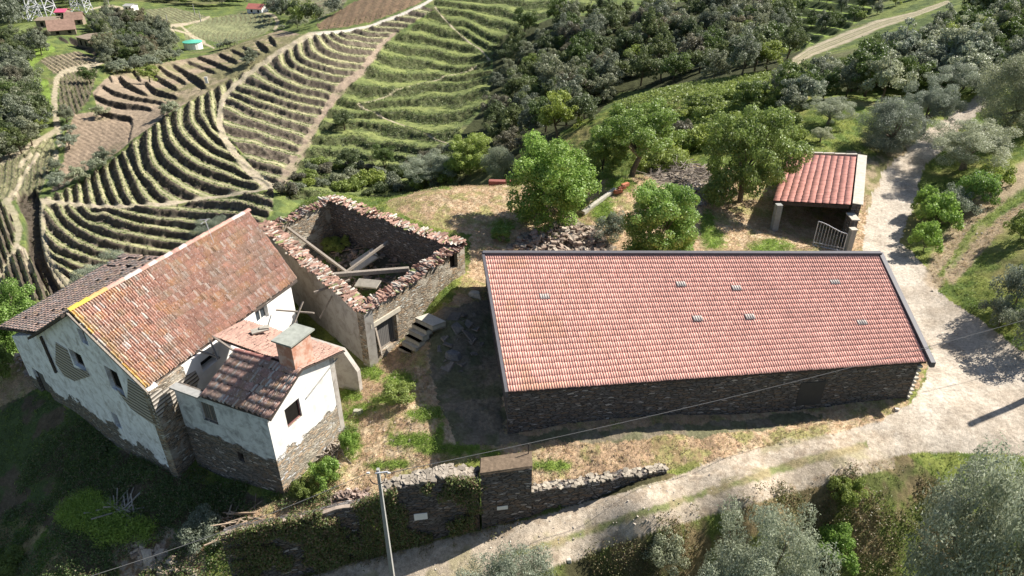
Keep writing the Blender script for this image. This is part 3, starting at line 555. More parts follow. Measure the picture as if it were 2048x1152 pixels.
# ---------------------------------------------------------------- mesh helpers
def tag(o, label=None, cat=None, group=None, kind=None):
    if label: o['label'] = label
    if cat: o['category'] = cat
    if group: o['group'] = group
    if kind: o['kind'] = kind
    return o
def empty(name, loc, label, cat, group=None):
    o = bpy.data.objects.new(name, None); COL.objects.link(o); o.location = tuple(float(t) for t in loc); o.empty_display_size = .3
    return tag(o, label, cat, group)
def npmesh(name, V, F, col=None, smooth=False):
    V = np.asarray(V, np.float32); F = np.asarray(F, np.int32); me = bpy.data.meshes.new(name); n = F.shape[1]
    me.vertices.add(len(V)); me.vertices.foreach_set('co', V.ravel()); me.loops.add(F.size); me.loops.foreach_set('vertex_index', F.ravel())
    me.polygons.add(len(F)); me.polygons.foreach_set('loop_start', np.arange(0, F.size, n, dtype=np.int32)); me.polygons.foreach_set('loop_total', np.full(len(F), n, np.int32))
    if smooth: me.polygons.foreach_set('use_smooth', np.ones(len(F), bool))
    me.update(calc_edges=True)
    if col is not None:
        a = me.color_attributes.new('col', 'FLOAT_COLOR', 'POINT'); c = np.ones((len(V), 4), np.float32); c[:, :3] = col; a.data.foreach_set('color', c.ravel())
    return me
def mobj(name, me, mat, parent=None, loc=None):
    o = bpy.data.objects.new(name, me); COL.objects.link(o)
    if mat is not None and not me.materials: me.materials.append(mat)
    if loc is not None: o.location = loc
    if parent is not None: o.parent = parent
    return o
class MB:
    """collects quads / tris in world space; build() links them as one mesh object, local to its parent thing"""
    def __init__(s): s.v = []; s.f = []; s.c = []; s.uv = []; s.cc = (1, 1, 1)
    def face(s, P, uv=None, c=None):
        i = len(s.v); s.v += [tuple(map(float, p)) for p in P]; s.f.append(tuple(range(i, i + len(P)))); s.c += [c or s.cc] * len(P); s.uv += list(uv) if uv else [(p[0] + p[1], p[2]) for p in P]
    def hexa(s, B, T, c=None):
        """B, T: four bottom and four top corners, anticlockwise from above"""
        s.face(B[::-1], c=c); s.face(T, c=c)
        for i in range(4):
            j = (i + 1) % 4; L = math.dist(B[i], B[j]); s.face([B[i], B[j], T[j], T[i]], [(0, B[i][2]), (L, B[j][2]), (L, T[j][2]), (0, T[i][2])], c=c)
    def box(s, c, size, rz=0, col=None):
        x, y, z = size[0] / 2, size[1] / 2, size[2] / 2; cr, sr = math.cos(rz), math.sin(rz)
        q = [(c[0] + a * cr - b_ * sr, c[1] + a * sr + b_ * cr) for a, b_ in ((-x, -y), (x, -y), (x, y), (-x, y))]
        s.hexa([(*p, c[2] - z) for p in q], [(*p, c[2] + z) for p in q], c=col)
    def slab(s, q, dz0, dz1, n=12):
        q = [np.array(p, float) for p in q]; g = lambda u, v: (q[0] * (1 - u) + q[1] * u) * (1 - v) + (q[3] * (1 - u) + q[2] * u) * v
        for i in range(n):
            for j in range(n):
                P = [g(i / n, j / n), g((i + 1) / n, j / n), g((i + 1) / n, (j + 1) / n), g(i / n, (j + 1) / n)]
                s.face([p + dz1 for p in P]); s.face([p + dz0 for p in P][::-1])
        for a, b in ((0, 1), (1, 2), (2, 3), (3, 0)): s.face([q[a] + dz0, q[b] + dz0, q[b] + dz1, q[a] + dz1])
    def beam(s, p, q, w, h=None, c=None, taper=1):
        h = h or w; p = Vector(p); q = Vector(q); d = (q - p).normalized(); up = Vector((0, 0, 1)) if abs(d.z) < .95 else Vector((1, 0, 0)); a = d.cross(up).normalized(); b_ = a.cross(d).normalized()
        P = [p + a * sx * w / 2 + b_ * sy * h / 2 for sx, sy in ((-1, -1), (1, -1), (1, 1), (-1, 1))]; Q = [q + a * sx * w / 2 * taper + b_ * sy * h / 2 * taper for sx, sy in ((-1, -1), (1, -1), (1, 1), (-1, 1))]
        s.face(P[::-1], c=c); s.face(Q, c=c)
        for i in range(4): j = (i + 1) % 4; L = math.dist(p, q); s.face([P[i], P[j], Q[j], Q[i]], [(0, 0), (w, 0), (w, L), (0, L)], c=c)
    def tube(s, pts, r, n=8, c=None):
        rings = []
        for i, p in enumerate(pts):
            p = Vector(p); a = Vector(pts[max(0, i - 1)]); b_ = Vector(pts[min(len(pts) - 1, i + 1)]); d = (b_ - a).normalized(); up = Vector((0, 0, 1)) if abs(d.z) < .9 else Vector((1, 0, 0)); x = d.cross(up).normalized(); y = x.cross(d).normalized()
            rr = r[i] if isinstance(r, (list, tuple)) else r
            rings.append([p + (x * math.cos(t * 2 * math.pi / n) + y * math.sin(t * 2 * math.pi / n)) * rr for t in range(n)])
        for i in range(len(rings) - 1):
            for k in range(n): s.face([rings[i][k], rings[i][(k + 1) % n], rings[i + 1][(k + 1) % n], rings[i + 1][k]], c=c)
        s.face(rings[0][::-1], c=c); s.face(rings[-1], c=c)
    def build(s, name, mat, parent=None, org=None, smooth=False):
        o3 = parent.location if parent is not None and parent.parent is None else (parent.parent.location if parent is not None else (org if org is not None else Vector((0, 0, 0))))
        o3 = Vector(o3); me = bpy.data.meshes.new(name); me.from_pydata([tuple(Vector(v) - o3) for v in s.v], [], s.f)
        a = me.color_attributes.new('col', 'FLOAT_COLOR', 'POINT'); a.data.foreach_set('color', np.c_[np.array(s.c, np.float32), np.ones(len(s.c), np.float32)].ravel())
        u = me.uv_layers.new(name='UVMap'); u.data.foreach_set('uv', np.array(s.uv, np.float32).ravel())
        if smooth: me.polygons.foreach_set('use_smooth', np.ones(len(s.f), bool))
        me.update(); me.materials.append(mat); o = bpy.data.objects.new(name, me); COL.objects.link(o)
        if parent is not None: o.parent = parent
        elif org is not None: o.location = org
        return o

# ---------------------------------------------------------------- the land: one sheet, lane and tracks cut from it
def land():
    nr, nc = GX.shape; V = np.stack([GX, GY, ZG], -1).reshape(-1, 3); idx = np.arange(nr * nc).reshape(nr, nc)
    q = np.stack([idx[:-1, :-1], idx[:-1, 1:], idx[1:, 1:], idx[1:, :-1]], -1).reshape(-1, 4)[:, ::-1]
    cls = np.zeros((nr, nc), int); cls[ROAD] = 1; cls[(TRK > .45)] = 2; cq = cls[:-1, :-1].reshape(-1)
    A = ALB.reshape(-1, 3)
    for k, nm, lab in ((0, 'hillside', 'terraced hillsides, yard and slopes of grass, earth and schist'), (1, 'dirt_lane', 'pale grit lane passing below and beside the buildings'), (2, 'vineyard_track', 'bare earth farm tracks winding between the vineyards')):
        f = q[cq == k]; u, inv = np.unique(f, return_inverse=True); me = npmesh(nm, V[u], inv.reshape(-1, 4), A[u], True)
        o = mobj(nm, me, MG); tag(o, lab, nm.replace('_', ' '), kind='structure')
land()
_D = np.log(DS)
def gz(x, y):
    """height of the finished ground"""
    x = np.asarray(x, float); y = np.asarray(y, float); az = np.arctan2(x, y); d = np.hypot(x, y)
    i = np.clip(np.searchsorted(DS, d) - 1, 0, len(DS) - 2); j = np.clip(np.searchsorted(AZ, az) - 1, 0, len(AZ) - 2)
    fi = np.clip((d - DS[i]) / (DS[i + 1] - DS[i]), 0, 1); fj = np.clip((az - AZ[j]) / (AZ[j + 1] - AZ[j]), 0, 1)
    return (ZG[i, j] * (1 - fi) * (1 - fj) + ZG[i + 1, j] * fi * (1 - fj) + ZG[i, j + 1] * (1 - fi) * fj + ZG[i + 1, j + 1] * fi * fj)
def hit(x, y, dmin=18, dmax=700):
    """where a photo sight line first meets the finished ground beyond dmin"""
    r = ray(x, y); r = r / math.hypot(r[0], r[1]); t = np.concatenate([np.arange(dmin, 90, .12), np.arange(90, dmax, .6)]); t = t[t < dmax]
    z = H + r[2] * t; g = gz(r[0] * t, r[1] * t); k = np.where(z < g)[0]
    if len(k) == 0: k = [len(t) - 1]
    t0 = t[k[0]]; return np.array([r[0] * t0, r[1] * t0, float(gz(r[0] * t0, r[1] * t0))])
#PART3

# ---------------------------------------------------------------- walls, roofs
def wall(mb, p0, p1, zb, prof, t, inside, ops=(), c=None):
    p0 = np.array(p0[:2], float); p1 = np.array(p1[:2], float); d = p1 - p0; L = np.hypot(*d); d = d / L; n = np.array([-d[1], d[0]])
    if (np.array(inside[:2]) - p0) @ n < 0: n = -n
    pu = [p[0] for p in prof]; pz = [p[1] for p in prof]
    us = sorted(set([round(u, 4) for u in pu] + [round(min(max(u, pu[0]), pu[-1]), 4) for o in ops for u in o[:2]]))
    top = lambda u: float(np.interp(u, pu, pz)); P = lambda u, z, k: (*(p0 + d * u + n * t * k), z)
    cols = []
    for ua, ub in zip(us[:-1], us[1:]):
        um = (ua + ub) / 2; iv = []; lo = (zb, zb)
        for o in sorted([o for o in ops if o[0] - 1e-3 <= ua and o[1] + 1e-3 >= ub], key=lambda o: o[2]):
            if o[2] > lo[0] + 1e-3: iv.append((lo[0], lo[1], o[2], o[2]))
            lo = (o[3], o[3])
        if top(um) > lo[0]: iv.append((lo[0], lo[1], max(top(ua), lo[0]), max(top(ub), lo[1])))
        cols.append(iv)
        for la, lb, ha, hb in iv:
            mb.face([P(ua, la, 0), P(ub, lb, 0), P(ub, hb, 0), P(ua, ha, 0)], [(ua, la), (ub, lb), (ub, hb), (ua, ha)], c)
            mb.face([P(ua, la, 1), P(ua, ha, 1), P(ub, hb, 1), P(ub, lb, 1)], [(ua + 7, la), (ua + 7, ha), (ub + 7, hb), (ub + 7, lb)], c)
            mb.face([P(ua, ha, 0), P(ub, hb, 0), P(ub, hb, 1), P(ua, ha, 1)], [(ua, 0), (ub, 0), (ub, t), (ua, t)], c)
            mb.face([P(ua, la, 0), P(ua, la, 1), P(ub, lb, 1), P(ub, lb, 0)], [(ua, 0), (ua, t), (ub, t), (ub, 0)], c)
    for k, u in enumerate(us):
        A = [(i[1], i[3]) for i in cols[k - 1]] if k > 0 else []; B = [(i[0], i[2]) for i in cols[k]] if k < len(cols) else []
        zs = sorted(set([z for q in A + B for z in q]))
        for za, zc in zip(zs[:-1], zs[1:]):
            zm = (za + zc) / 2; ia = any(q[0] < zm < q[1] for q in A); ib = any(q[0] < zm < q[1] for q in B)
            if ia != ib and zc - za > 1e-3: mb.face([P(u, za, 0), P(u, zc, 0), P(u, zc, 1), P(u, za, 1)], [(0, za), (0, zc), (t, zc), (t, za)], c)
    return p0, d, n, P
def opn(p0, p1, q):
    """opening seen in the photo as corners tl, tr, br, bl -> (u0,u1,z0,z1) on the wall plane"""
    a = [PL(p0, p1, *t) for t in q]; u = sorted(x[0] for x in a)
    return ((u[0] + u[1]) / 2, (u[2] + u[3]) / 2, (a[2][1] + a[3][1]) / 2, (a[0][1] + a[1][1]) / 2)
def tile_field(E0, E1, R1, R0, rows, cols, lip=.035, arch=.035, jit=.0, colf=None, seg=5, skip=None, up=1, arc=.62, sag=0):
    E0, E1, R1, R0 = [np.array(p, float) for p in (E0, E1, R1, R0)]
    N = np.cross(E1 - E0, R0 - E0); N /= np.linalg.norm(N); N = N * np.sign(N[2])
    i, j = np.meshgrid(np.arange(rows), np.arange(cols), indexing='ij'); i = i.ravel(); j = j.ravel()
    if skip is not None:
        k = ~skip(i, j); i = i[k]; j = j[k]
    n = len(i); r = RNG.random((n, 6)); s = np.linspace(0, 1, seg + 1)
    prof = np.where(s < arc, np.sin(np.pi * np.minimum(s / arc, 1)) ** .8, -.35 * np.sin(np.pi * np.clip((s - arc) / (1 - arc), 0, 1))) * arch
    def pt(u, v): u = u[..., None]; v = v[..., None]; return (E0 * (1 - u) + E1 * u) * (1 - v) + (R0 * (1 - u) + R1 * u) * v
    u = (j[:, None] + s[None] * 1.0 + (r[:, 0:1] - .5) * jit * .5) / cols
    dv = (r[:, 1:2] - .5) * jit * .5
    v0 = (i[:, None] + dv) / rows + 0 * u; v1 = np.minimum((i[:, None] + 1.06 + dv) / rows + 0 * u, 1.0)
    tilt = (r[:, 2:3] - .5) * jit * .05 + (r[:, 3:4] - .5) * jit * .06 * (s[None] - .5)
    hs = -np.sin(np.pi * np.clip((i[:, None] + .5) / rows, 0, 1)) * np.sin(np.pi * np.clip(u, 0, 1)) * sag
    a = pt(u, v0) + N * (prof[None] + lip + tilt + hs)[..., None]; b = pt(u, v1) + N * (prof[None] * .92 + .006 + hs)[..., None]; c = pt(u, v0) + N * (hs * 1.0 + prof[None] * 0 - .01)[..., None]
    V = np.stack([c, a, b], 1).reshape(-1, 3); m = 3 * (seg + 1); base = (np.arange(n) * m)[:, None]
    q = []
    for row in range(2):
        for k in range(seg):
            q.append([row * (seg + 1) + k, row * (seg + 1) + k + 1, (row + 1) * (seg + 1) + k + 1, (row + 1) * (seg + 1) + k])
    F = (base[:, :, None] + np.array(q)[None]).reshape(-1, 4)
    col = colf(i, j, r, u.mean(1), v0.mean(1)); C = np.repeat(col, m, 0)
    return V, F, C
def roof_obj(name, parts, parent, mat=None):
    V = []; F = []; C = []; o = 0
    for v, f, c in parts: V.append(v); F.append(f + o); C.append(c); o += len(v)
    V = np.concatenate(V) - np.array(parent.location); me = npmesh(name, V, np.concatenate(F), np.concatenate(C))
    return mobj(name, me, mat or MTILE, parent)
def ridge_caps(p, q, n, r, colf, sag=0, over=.03, seg=6):
    p = np.array(p, float); q = np.array(q, float); d = (q - p); L = np.linalg.norm(d); x = d / L; side = np.cross(x, [0, 0, 1]); side /= np.linalg.norm(side); up = np.cross(side, x)
    V = []; F = []; C = []
    for k in range(n):
        a = p + d * k / n; b = p + d * (k + 1.12) / n; base = len(V); cc = colf(k)
        j1 = (random.random() - .5) * .04; j2 = (random.random() - .5) * .04
        for P_, rr, jj in ((a, r * .88, j1), (b, r * 1.06, j2)):
            for s in range(seg + 1):
                t = math.pi * s / seg; V.append(P_ + side * (math.cos(t) * rr + jj) + up * (math.sin(t) * rr * .75 + (over if rr > r else 0))); C.append(cc)
        for s in range(seg): F.append([base + s, base + s + 1, base + seg + 2 + s, base + seg + 1 + s])
    return np.array(V), np.array(F), np.array(C)
def V3(*a): return np.array(a, float)
def pat(u, v, s, seed): return fbm(u * s, v * s, seed, 4)

# ================================================================ the long barn with the new roof
E0 = U(1017, 784, 3.0); E1 = U(1854, 723, 3.0); R0 = U(969, 509, 5.5); R1 = U(1757, 510, 5.5)
barn = empty('barn', (10, 33, 0), 'long schist barn with a new salmon tiled roof and dark metal edging beside the lane', 'barn')
def bcol(i, j, r, u, v):
    n = len(i); c = np.broadcast_to(V3(.78, .415, .33), (n, 3)).copy()
    c *= (.84 + .26 * r[:, 4:5]); c = c * (1 + (pat(u * 24, v * 10, .7, 5) - .5)[:, None] * .24)
    k = sst(.5, .68, pat(u * 24, v * 10, .9, 8)) * sst(.42, .02, u) * .45; c = c * (1 - k[:, None]) + V3(.53, .29, .16) * k[:, None]
    k = (r[:, 5] > .93) * .35; c = c * (1 - k[:, None]) + V3(.66, .32, .25) * k[:, None]
    return c * np.array([1, 1 - .0, 1]) 
SKY_ = [(1086, 606), (1359, 579), (1468, 583), (1672, 574), (1390, 646), (1495, 640), (1720, 651)]
NR, NC = 24, 171
def quad_uv(px, py):
    best = None
    A = np.array([PJ(*p) for p in (E0, E1, R1, R0)])
    u = v = .5
    for _ in range(20):
        f = (A[0] * (1 - u) + A[1] * u) * (1 - v) + (A[3] * (1 - u) + A[2] * u) * v - [px, py]
        du = (A[1] - A[0]) * (1 - v) + (A[2] - A[3]) * v; dv = (A[3] * (1 - u) + A[2] * u) - (A[0] * (1 - u) + A[1] * u)
        s_ = np.linalg.solve(np.array([du, dv]).T, -f); u += s_[0]; v += s_[1]
    return u, v
cells = []
for p in SKY_:
    u, v = quad_uv(*p); cells.append((int(v * NR), int(u * NC)))
def bskip(i, j):
    m = np.zeros(len(i), bool)
    for a, b in cells: m |= (i == a) & (j >= b - 1) & (j <= b + 2)
    return m
roof_obj('roof', [tile_field(E0, E1, R1, R0, NR, NC, .034, .030, .2, bcol, 6, bskip, 1, .62, .06)], barn, MTNEW)
for a, b in cells:
    V, F, C = tile_field(E0, E1, R1, R0, NR, NC, .045, .030, 0, lambda i, j, r, u, v: np.broadcast_to(V3(.50, .43, .38), (len(i), 3)) * (.85 + .3 * r[:, 4:5]), 6, lambda i, j, a=a, b=b: ~((i == a) & (j >= b - 1) & (j <= b + 2)))
    roof_obj('glass_tile', [(V, F, C)], barn)
RB = lambda p, y: (p[0] - (p[1] - y) * -.03, y, 0)
BK0 = V3(R0[0] - .25, R0[1] + 3.2, 3.6); BK1 = V3(R1[0] + .15, R1[1] + 3.2, 3.6)
roof_obj('rear_roof', [tile_field(BK0, BK1, R1, R0, 9, 110, .045, .030, .1, bcol, 4)], barn)
und = MB(); dn = V3(0, 0, -.05)
und.slab([E0, E1, R1, R0], dn * 2.6, dn * 1.2, 24); und.build('roof_boarding', MDARKWOOD, barn)
fl = MB()
def edging(mb, p, q, w, h, off):
    p = V3(*p); q = V3(*q); d = (q - p) / np.linalg.norm(q - p); s_ = np.cross(d, [0, 0, 1]); s_ /= np.linalg.norm(s_); z = V3(0, 0, 1)
    a = s_ * off
    mb.hexa([p + a - s_ * w / 2 - z * h * .7, q + a - s_ * w / 2 - z * h * .7, q + a + s_ * w / 2 - z * h * .7, p + a + s_ * w / 2 - z * h * .7], [p + a - s_ * w / 2 + z * h * .3, q + a - s_ * w / 2 + z * h * .3, q + a + s_ * w / 2 + z * h * .3, p + a + s_ * w / 2 + z * h * .3])
edging(fl, E0 + V3(0, -.12, .02), R0 + V3(0, .1, .04), .16, .34, -.09); fl.build('verge_flashing', MMETAL, barn)
fl = MB(); edging(fl, E1 + V3(.05, -.25, .02), R1 + V3(0, .1, .04), .26, .34, .15); fl.build('verge_flashing', MMETAL, barn)
fl = MB(); edging(fl, R0 + V3(-.1, .05, .13), R1 + V3(.15, .05, .13), .30, .16, 0); fl.build('ridge_cap', MMETAL, barn)
for P_, Q_ in ((BK0, R0), (BK1, R1)):
    fl = MB(); edging(fl, P_, Q_, .14, .3, 0); fl.build('verge_flashing', MMETAL, barn)
WA = U(1013, 872, -.05); WA = V3(WA[0] + .08, WA[1] + .05, 0); WB = V3(*U(1817, 799, .4)[:2], 0) + V3(-.05, .1, 0)
wl = MB(); so = opn(WA, WB, [(1600, 766), (1650, 762), (1641, 808), (1592, 810)])
wall(wl, WA, WB, -1.2, [(0, 2.93), (np.hypot(*(WB - WA)[:2]), 2.93)], .5, (10, 35)); wl.build('front_wall', MSCH, barn)
sm = MB(); dvec = (WB - WA)[:2] / np.hypot(*(WB - WA)[:2]); nv = V3(dvec[1], -dvec[0], 0)
a = V3(*WA[:2], 0) + V3(*dvec, 0) * so[0] + nv * .03; b_ = V3(*WA[:2], 0) + V3(*dvec, 0) * so[1] + nv * .03
sm.hexa([a + V3(0, 0, so[2]), b_ + V3(0, 0, so[2]), b_ - nv * .05 + V3(0, 0, so[2]), a - nv * .05 + V3(0, 0, so[2])], [a + V3(0, 0, so[3]), b_ + V3(0, 0, so[3]), b_ - nv * .05 + V3(0, 0, so[3]), a - nv * .05 + V3(0, 0, so[3])])
sm.build('shutter_door', simple('dark_shutter_mat', (.055, .052, .05), .8, .15, 3, .1), barn)
gl = MB(); G0 = V3(R0[0] - .1, R0[1] + 2.95, 0); gd = np.hypot(*(G0 - WA)[:2])
gl_ = np.hypot(*(V3(*R0[:2], 0) - WA)[:2]); wall(gl, WA + V3(.0, .5, 0), G0, -.8, [(0, 3.0), (gl_ - .5, 5.33), (gd - .5, 3.55)], .5, (10, 35)); gl.build('gable_wall', MSCH, barn)
gr_ = MB(); G1 = V3(R1[0] - .35, R1[1] + 2.95, 0); Wb2 = WB + V3(-.02, .5, 0); wall(gr_, Wb2, G1, -.8, [(0, 3.0), (np.hypot(*(V3(*R1[:2], 0) - Wb2)[:2]), 5.33), (np.hypot(*(G1 - Wb2)[:2]), 3.55)], .5, (10, 35)); gr_.build('gable_wall', MSCH, barn)
bw = MB(); wall(bw, G0 + V3(.5, 0, 0), G1 + V3(-.5, 0, 0), -.8, [(0, 3.5), (np.hypot(*(G1 - G0)[:2]) - 1.0, 3.5)], .5, (10, 35)); bw.build('rear_wall', MSCH, barn)
# white quoin stones up the lane corner
qs = MB(); 
for k in range(9):
    z = .5 + k * .27; p = WB + V3(.0, .0, z); qs.box((p[0] + .03 + .02 * (k % 2), p[1] + .05, z), (.16 + .06 * (k % 3), .3, .12), .1)
qs.build('corner_mortar', MMORTAR, barn)

# ================================================================ the old house
HA = U(355, 954, -2.0); HRw = U(137, 622, 6.6); HRe = U(497, 422, 6.6); HEw = U(291, 777, 4.02); HEe = U(594, 557, 4.02)
house = empty('farmhouse', (-20, 32, -2), 'big derelict white farmhouse with a lichen-stained old tile roof, left of the ruin', 'house')
def oldcol(base, lich=.5, rim=True, sd=0):
    def f(i, j, r, u, v):
        n = len(i); c = np.broadcast_to(V3(*base), (n, 3)).copy() * (.84 + .30 * r[:, 4:5])
        c = c * (1 + (pat(u * 10, v * 10, .8, 15 + sd) - .5)[:, None] * .5)
        k = (r[:, 5] > .88) * (.35 + .5 * r[:, 3]) * lich * 1.4; c = c * (1 - k[:, None]) + V3(.62, .56, .50) * k[:, None]
        k = ((r[:, 0] < .015) * .6 * np.ones(n)); c = c * (1 - k[:, None]) + V3(.12, .075, .06) * k[:, None]
        k = sst(.52, .66, pat(u * 16 + v * 3, v * 16, .9, 25 + sd)) * (.3 + .7 * r[:, 2]) * .28
        if rim: k = np.maximum(k, sst(.05, .0, u) * (r[:, 2] > .3) * .85)
        c = c * (1 - k[:, None]) + V3(.62, .40, .10) * k[:, None]
        k = sst(.5, .62, pat(u * 16, v * 16, .9, 35 + sd)) * .45; c = c * (1 - k[:, None]) + V3(.36, .30, .23) * k[:, None]
        return c
    return f
OC = oldcol((.49, .295, .225), .9)
roof_obj('roof', [tile_field(HEw, HEe, HRe, HRw, 13, 84, .045, .085, .40, OC, 8, None, 1, .62, .12)], house, MTOLD)
ub = MB(); dz = V3(0, 0, -.07); ub.slab([HEw, HEe, HRe, HRw], dz * 3.6, dz * 2.4, 16); ub.build('roof_boarding', MDARKWOOD, house)
def capc(k):
    a = random.random(); c = V3(.52, .30, .24) * (.8 + .4 * a)
    if k < 2: c = V3(.62, .45, .08)
    elif k < 4: c = V3(.62, .34, .14)
    elif random.random() < .3: c = V3(.55, .47, .42)
    return c
roof_obj('ridge_tiles', [ridge_caps(HRw + V3(0, 0, .02), HRe + V3(0, 0, .02), 24, .17, capc)], house)
fd = (HRw - HA)[:2] / np.hypot(*(HRw - HA)[:2])                       # along the facade, towards the left wing
FU = lambda u, z, o=0: V3(HA[0] + fd[0] * u - fd[1] * -o * -1 * 0 + (-fd[1]) * -o, HA[1] + fd[1] * u + fd[0] * -o, z)
ub2, uz2 = PL(HA, HRw, 75, 665); ue, ze = PL(HA, HRw, -4, 653)
upk = np.hypot(*(HRw - HA)[:2]); ad = (HRe - HRw)[:2] / np.hypot(*(HRe - HRw)[:2])
Bf = FU(ub2, uz2); Bb = Bf + V3(*ad, 0) * 12.2
roof_obj('back_roof', [tile_field(Bf, Bb, HRe + V3(0, 0, 0), HRw, 12, 60, .055, .045, .8, oldcol((.27, .175, .15), .5, False, 3), 4)], house)
Wf = FU(ue, ze); LWb = 9.5
brk = lambda i, j: (RNG.random(len(i)) < .012) | ((j > 36) & (RNG.random(len(i)) < .25))
roof_obj('wing_roof', [tile_field(Wf, Wf + V3(*ad, 0) * LWb + V3(0, 0, .5), Bf + V3(*ad, 0) * LWb + V3(0, 0, .15), Bf + V3(0, 0, .02), 13, 46, .02, .028, .25, oldcol((.70, .46, .35), .5, False, 6), 4, brk)], house, MTOLD)
ub = MB(); q = [Wf, Wf + V3(*ad, 0) * LWb + V3(0, 0, .5), Bf + V3(*ad, 0) * LWb + V3(0, 0, .15), Bf]; ub.slab(q, dz * 3, dz * 1.5, 12); ub.build('wing_roof_boarding', MDARKWOOD, house)
oW1 = opn(HA, HRw, [(137, 697), (160, 709), (174, 741), (150, 733)]); oW2 = opn(HA, HRw, [(204, 728), (229, 743), (256, 797), (226, 776)]); oW0 = opn(HA, HRw, [(155, 655), (172, 667), (175, 692), (160, 680)])
oDo = opn(HA, HRw, [(61, 734), (83, 747), (109, 801), (88, 789)]); oLo = opn(HA, HRw, [(220, 824), (231, 827), (247, 861), (234, 852)])
fw = MB(); top0 = PL(HA, HRw, 293, 780)[1]
wall(fw, HA, HRw, -6, [(0, 3.86), (upk, 6.42), (ub2, uz2 - .16), (ub2 + .05, uz2 - .2), (15.2, ze - .1)], .55, HA[:2] + ad * 5, [oW1, oW2, (oW0[0], oW0[1], oW0[2], oW0[3]), oDo, oLo]); fw.build('facade', MP_FAC, house)
Wc = V3(*U(578, 568, 3.9)[:2], 0)
oH = opn(HA, Wc, [(397, 722), (432, 700), (437, 718), (402, 742)]); oWd = opn(HA, Wc, [(505, 613), (530, 602), (536, 636), (511, 646)])
lw = MB(); Lw = np.hypot(*(Wc - HA)[:2]); lo_ = HA + V3(*((Wc - HA)[:2] / Lw), 0) * .56
lu = V3(*((Wc - HA)[:2] / Lw), 0); on = V3(lu[1], -lu[0], 0) * .11; wall(lw, HA + lu * 2.2 + on, Wc + on, -6, [(.0, 3.86), (Lw - 2.2, 3.86)], .5, HA[:2] + fd * 4, [(oH[0] - 2.2, oH[1] - 2.2, oH[2], oH[3]), (oWd[0] - 2.2, oWd[1] - 2.2, oWd[2], oWd[3])])
lw2 = MB(); wall(lw2, HA + on, HA + lu * 2.2 + on, -6, [(0, 3.86), (2.2, 3.86)], .5, HA[:2] + fd * 4); lw2.build('rubble_end', MSCHW, house); lw.build('long_wall', MP_LONG, house)
ew = MB(); Re2 = V3(*HRe[:2], 0) + V3(-.25, -.35, 0); wall(ew, Wc, Re2, -5, [(0, 3.86), (np.hypot(*(Re2 - Wc)[:2]), 6.4)], .5, HA[:2] + ad * 5); ew.build('end_wall', MSCHW, house)
fl2 = np.array(FU(15.2, 0)); wv_ = MB(); wall(wv_, fl2, fl2 + V3(*ad, 0) * 9, -7, [(0, ze - .1), (9, ze + .3)], .5, HA[:2] + ad * 5); wv_.build('wing_side_wall', MP_FAC, house)
bkw = MB(); p_ = FU(ub2 - .2, 0) + V3(*ad, 0) * .6; wall(bkw, p_, p_ + V3(*ad, 0) * 11.3, -6, [(0, uz2 - .25), (11.3, uz2 - .25)], .5, HA[:2] + ad * 5); bkw.build('rear_wall', MP_FAC, house)
flr = MB(); q = [HA[:2] + fd * .6 + ad * .6, Wc[:2] + fd * .6, Re2[:2] - ad * .3, FU(15, 0)[:2] + ad * 8.5, FU(14.7, 0)[:2] + ad * .6]; flr.face([(*p, 1.0) for p in q]); flr.build('upper_floor', MDARKWOOD, house)
def panel(plane, polypx, off, mat, name, parent, dvx=None):
    """a patch of cladding lying on the wall, a few centimetres proud"""
    p0, p1 = plane; pts = [PL(p0, p1, *t) for t in polypx]; d = (np.array(p1[:2]) - np.array(p0[:2])); d = d / np.hypot(*d); n = np.array([-d[1], d[0]])
    if n @ (np.array([0, 0]) - np.array(p0[:2])) < 0: n = -n
    mb = MB(); f = [(*(np.array(p0[:2]) + d * u + n * off), z) for u, z in pts]; g_ = [(*(np.array(p0[:2]) + d * u + n * .002), z) for u, z in pts]
    mb.face(f, pts)
    for i in range(len(f)): j = (i + 1) % len(f); mb.face([f[i], g_[i], g_[j], f[j]])
    return mb.build(name, mat, parent)
def framed(plane, o, parent, name='window', frame=MWOOD, pane=None, ins=.14, mull=False, th=.09, inward=None):
    p0, p1 = plane; d = (np.array(p1[:2]) - np.array(p0[:2])); d = d / np.hypot(*d); n = np.array([-d[1], d[0]])
    if n @ (np.array(inward[:2]) - np.array(p0[:2])) < 0: n = -n
    P = lambda u, z, k: (*(np.array(p0[:2]) + d * u + n * k), z)
    mb = MB(); u0, u1, z0, z1 = o
    for a, b_, c_, e in ((u0, u0 + th, z0, z1), (u1 - th, u1, z0, z1), (u0 + th, u1 - th, z0, z0 + th), (u0 + th, u1 - th, z1 - th, z1)) + ((((u0 + u1) / 2 - .03, (u0 + u1) / 2 + .03, z0 + th, z1 - th),) if mull else ()):
        mb.hexa([P(a, c_, ins), P(b_, c_, ins), P(b_, c_, ins + .08), P(a, c_, ins + .08)], [P(a, e, ins), P(b_, e, ins), P(b_, e, ins + .08), P(a, e, ins + .08)])
    w_ = mb.build(name, frame, parent)
    if pane is not None:
        m2 = MB(); m2.hexa([P(u0 + th, z0 + th, ins + .03), P(u1 - th, z0 + th, ins + .03), P(u1 - th, z0 + th, ins + .05), P(u0 + th, z0 + th, ins + .05)], [P(u0 + th, z1 - th, ins + .03), P(u1 - th, z1 - th, ins + .03), P(u1 - th, z1 - th, ins + .05), P(u0 + th, z1 - th, ins + .05)]); m2.build('pane', pane, w_)
    return w_
FP = (HA, HRw); LP_ = (HA, Wc); inh = HA[:2] + ad * 5 + fd * 3
for o, pn in ((oW1, MVOID), (oW2, MVOID), (oW0, MVOID)): framed(FP, o, house, 'window', MWOOD, pn, .2, False, .08, inh)
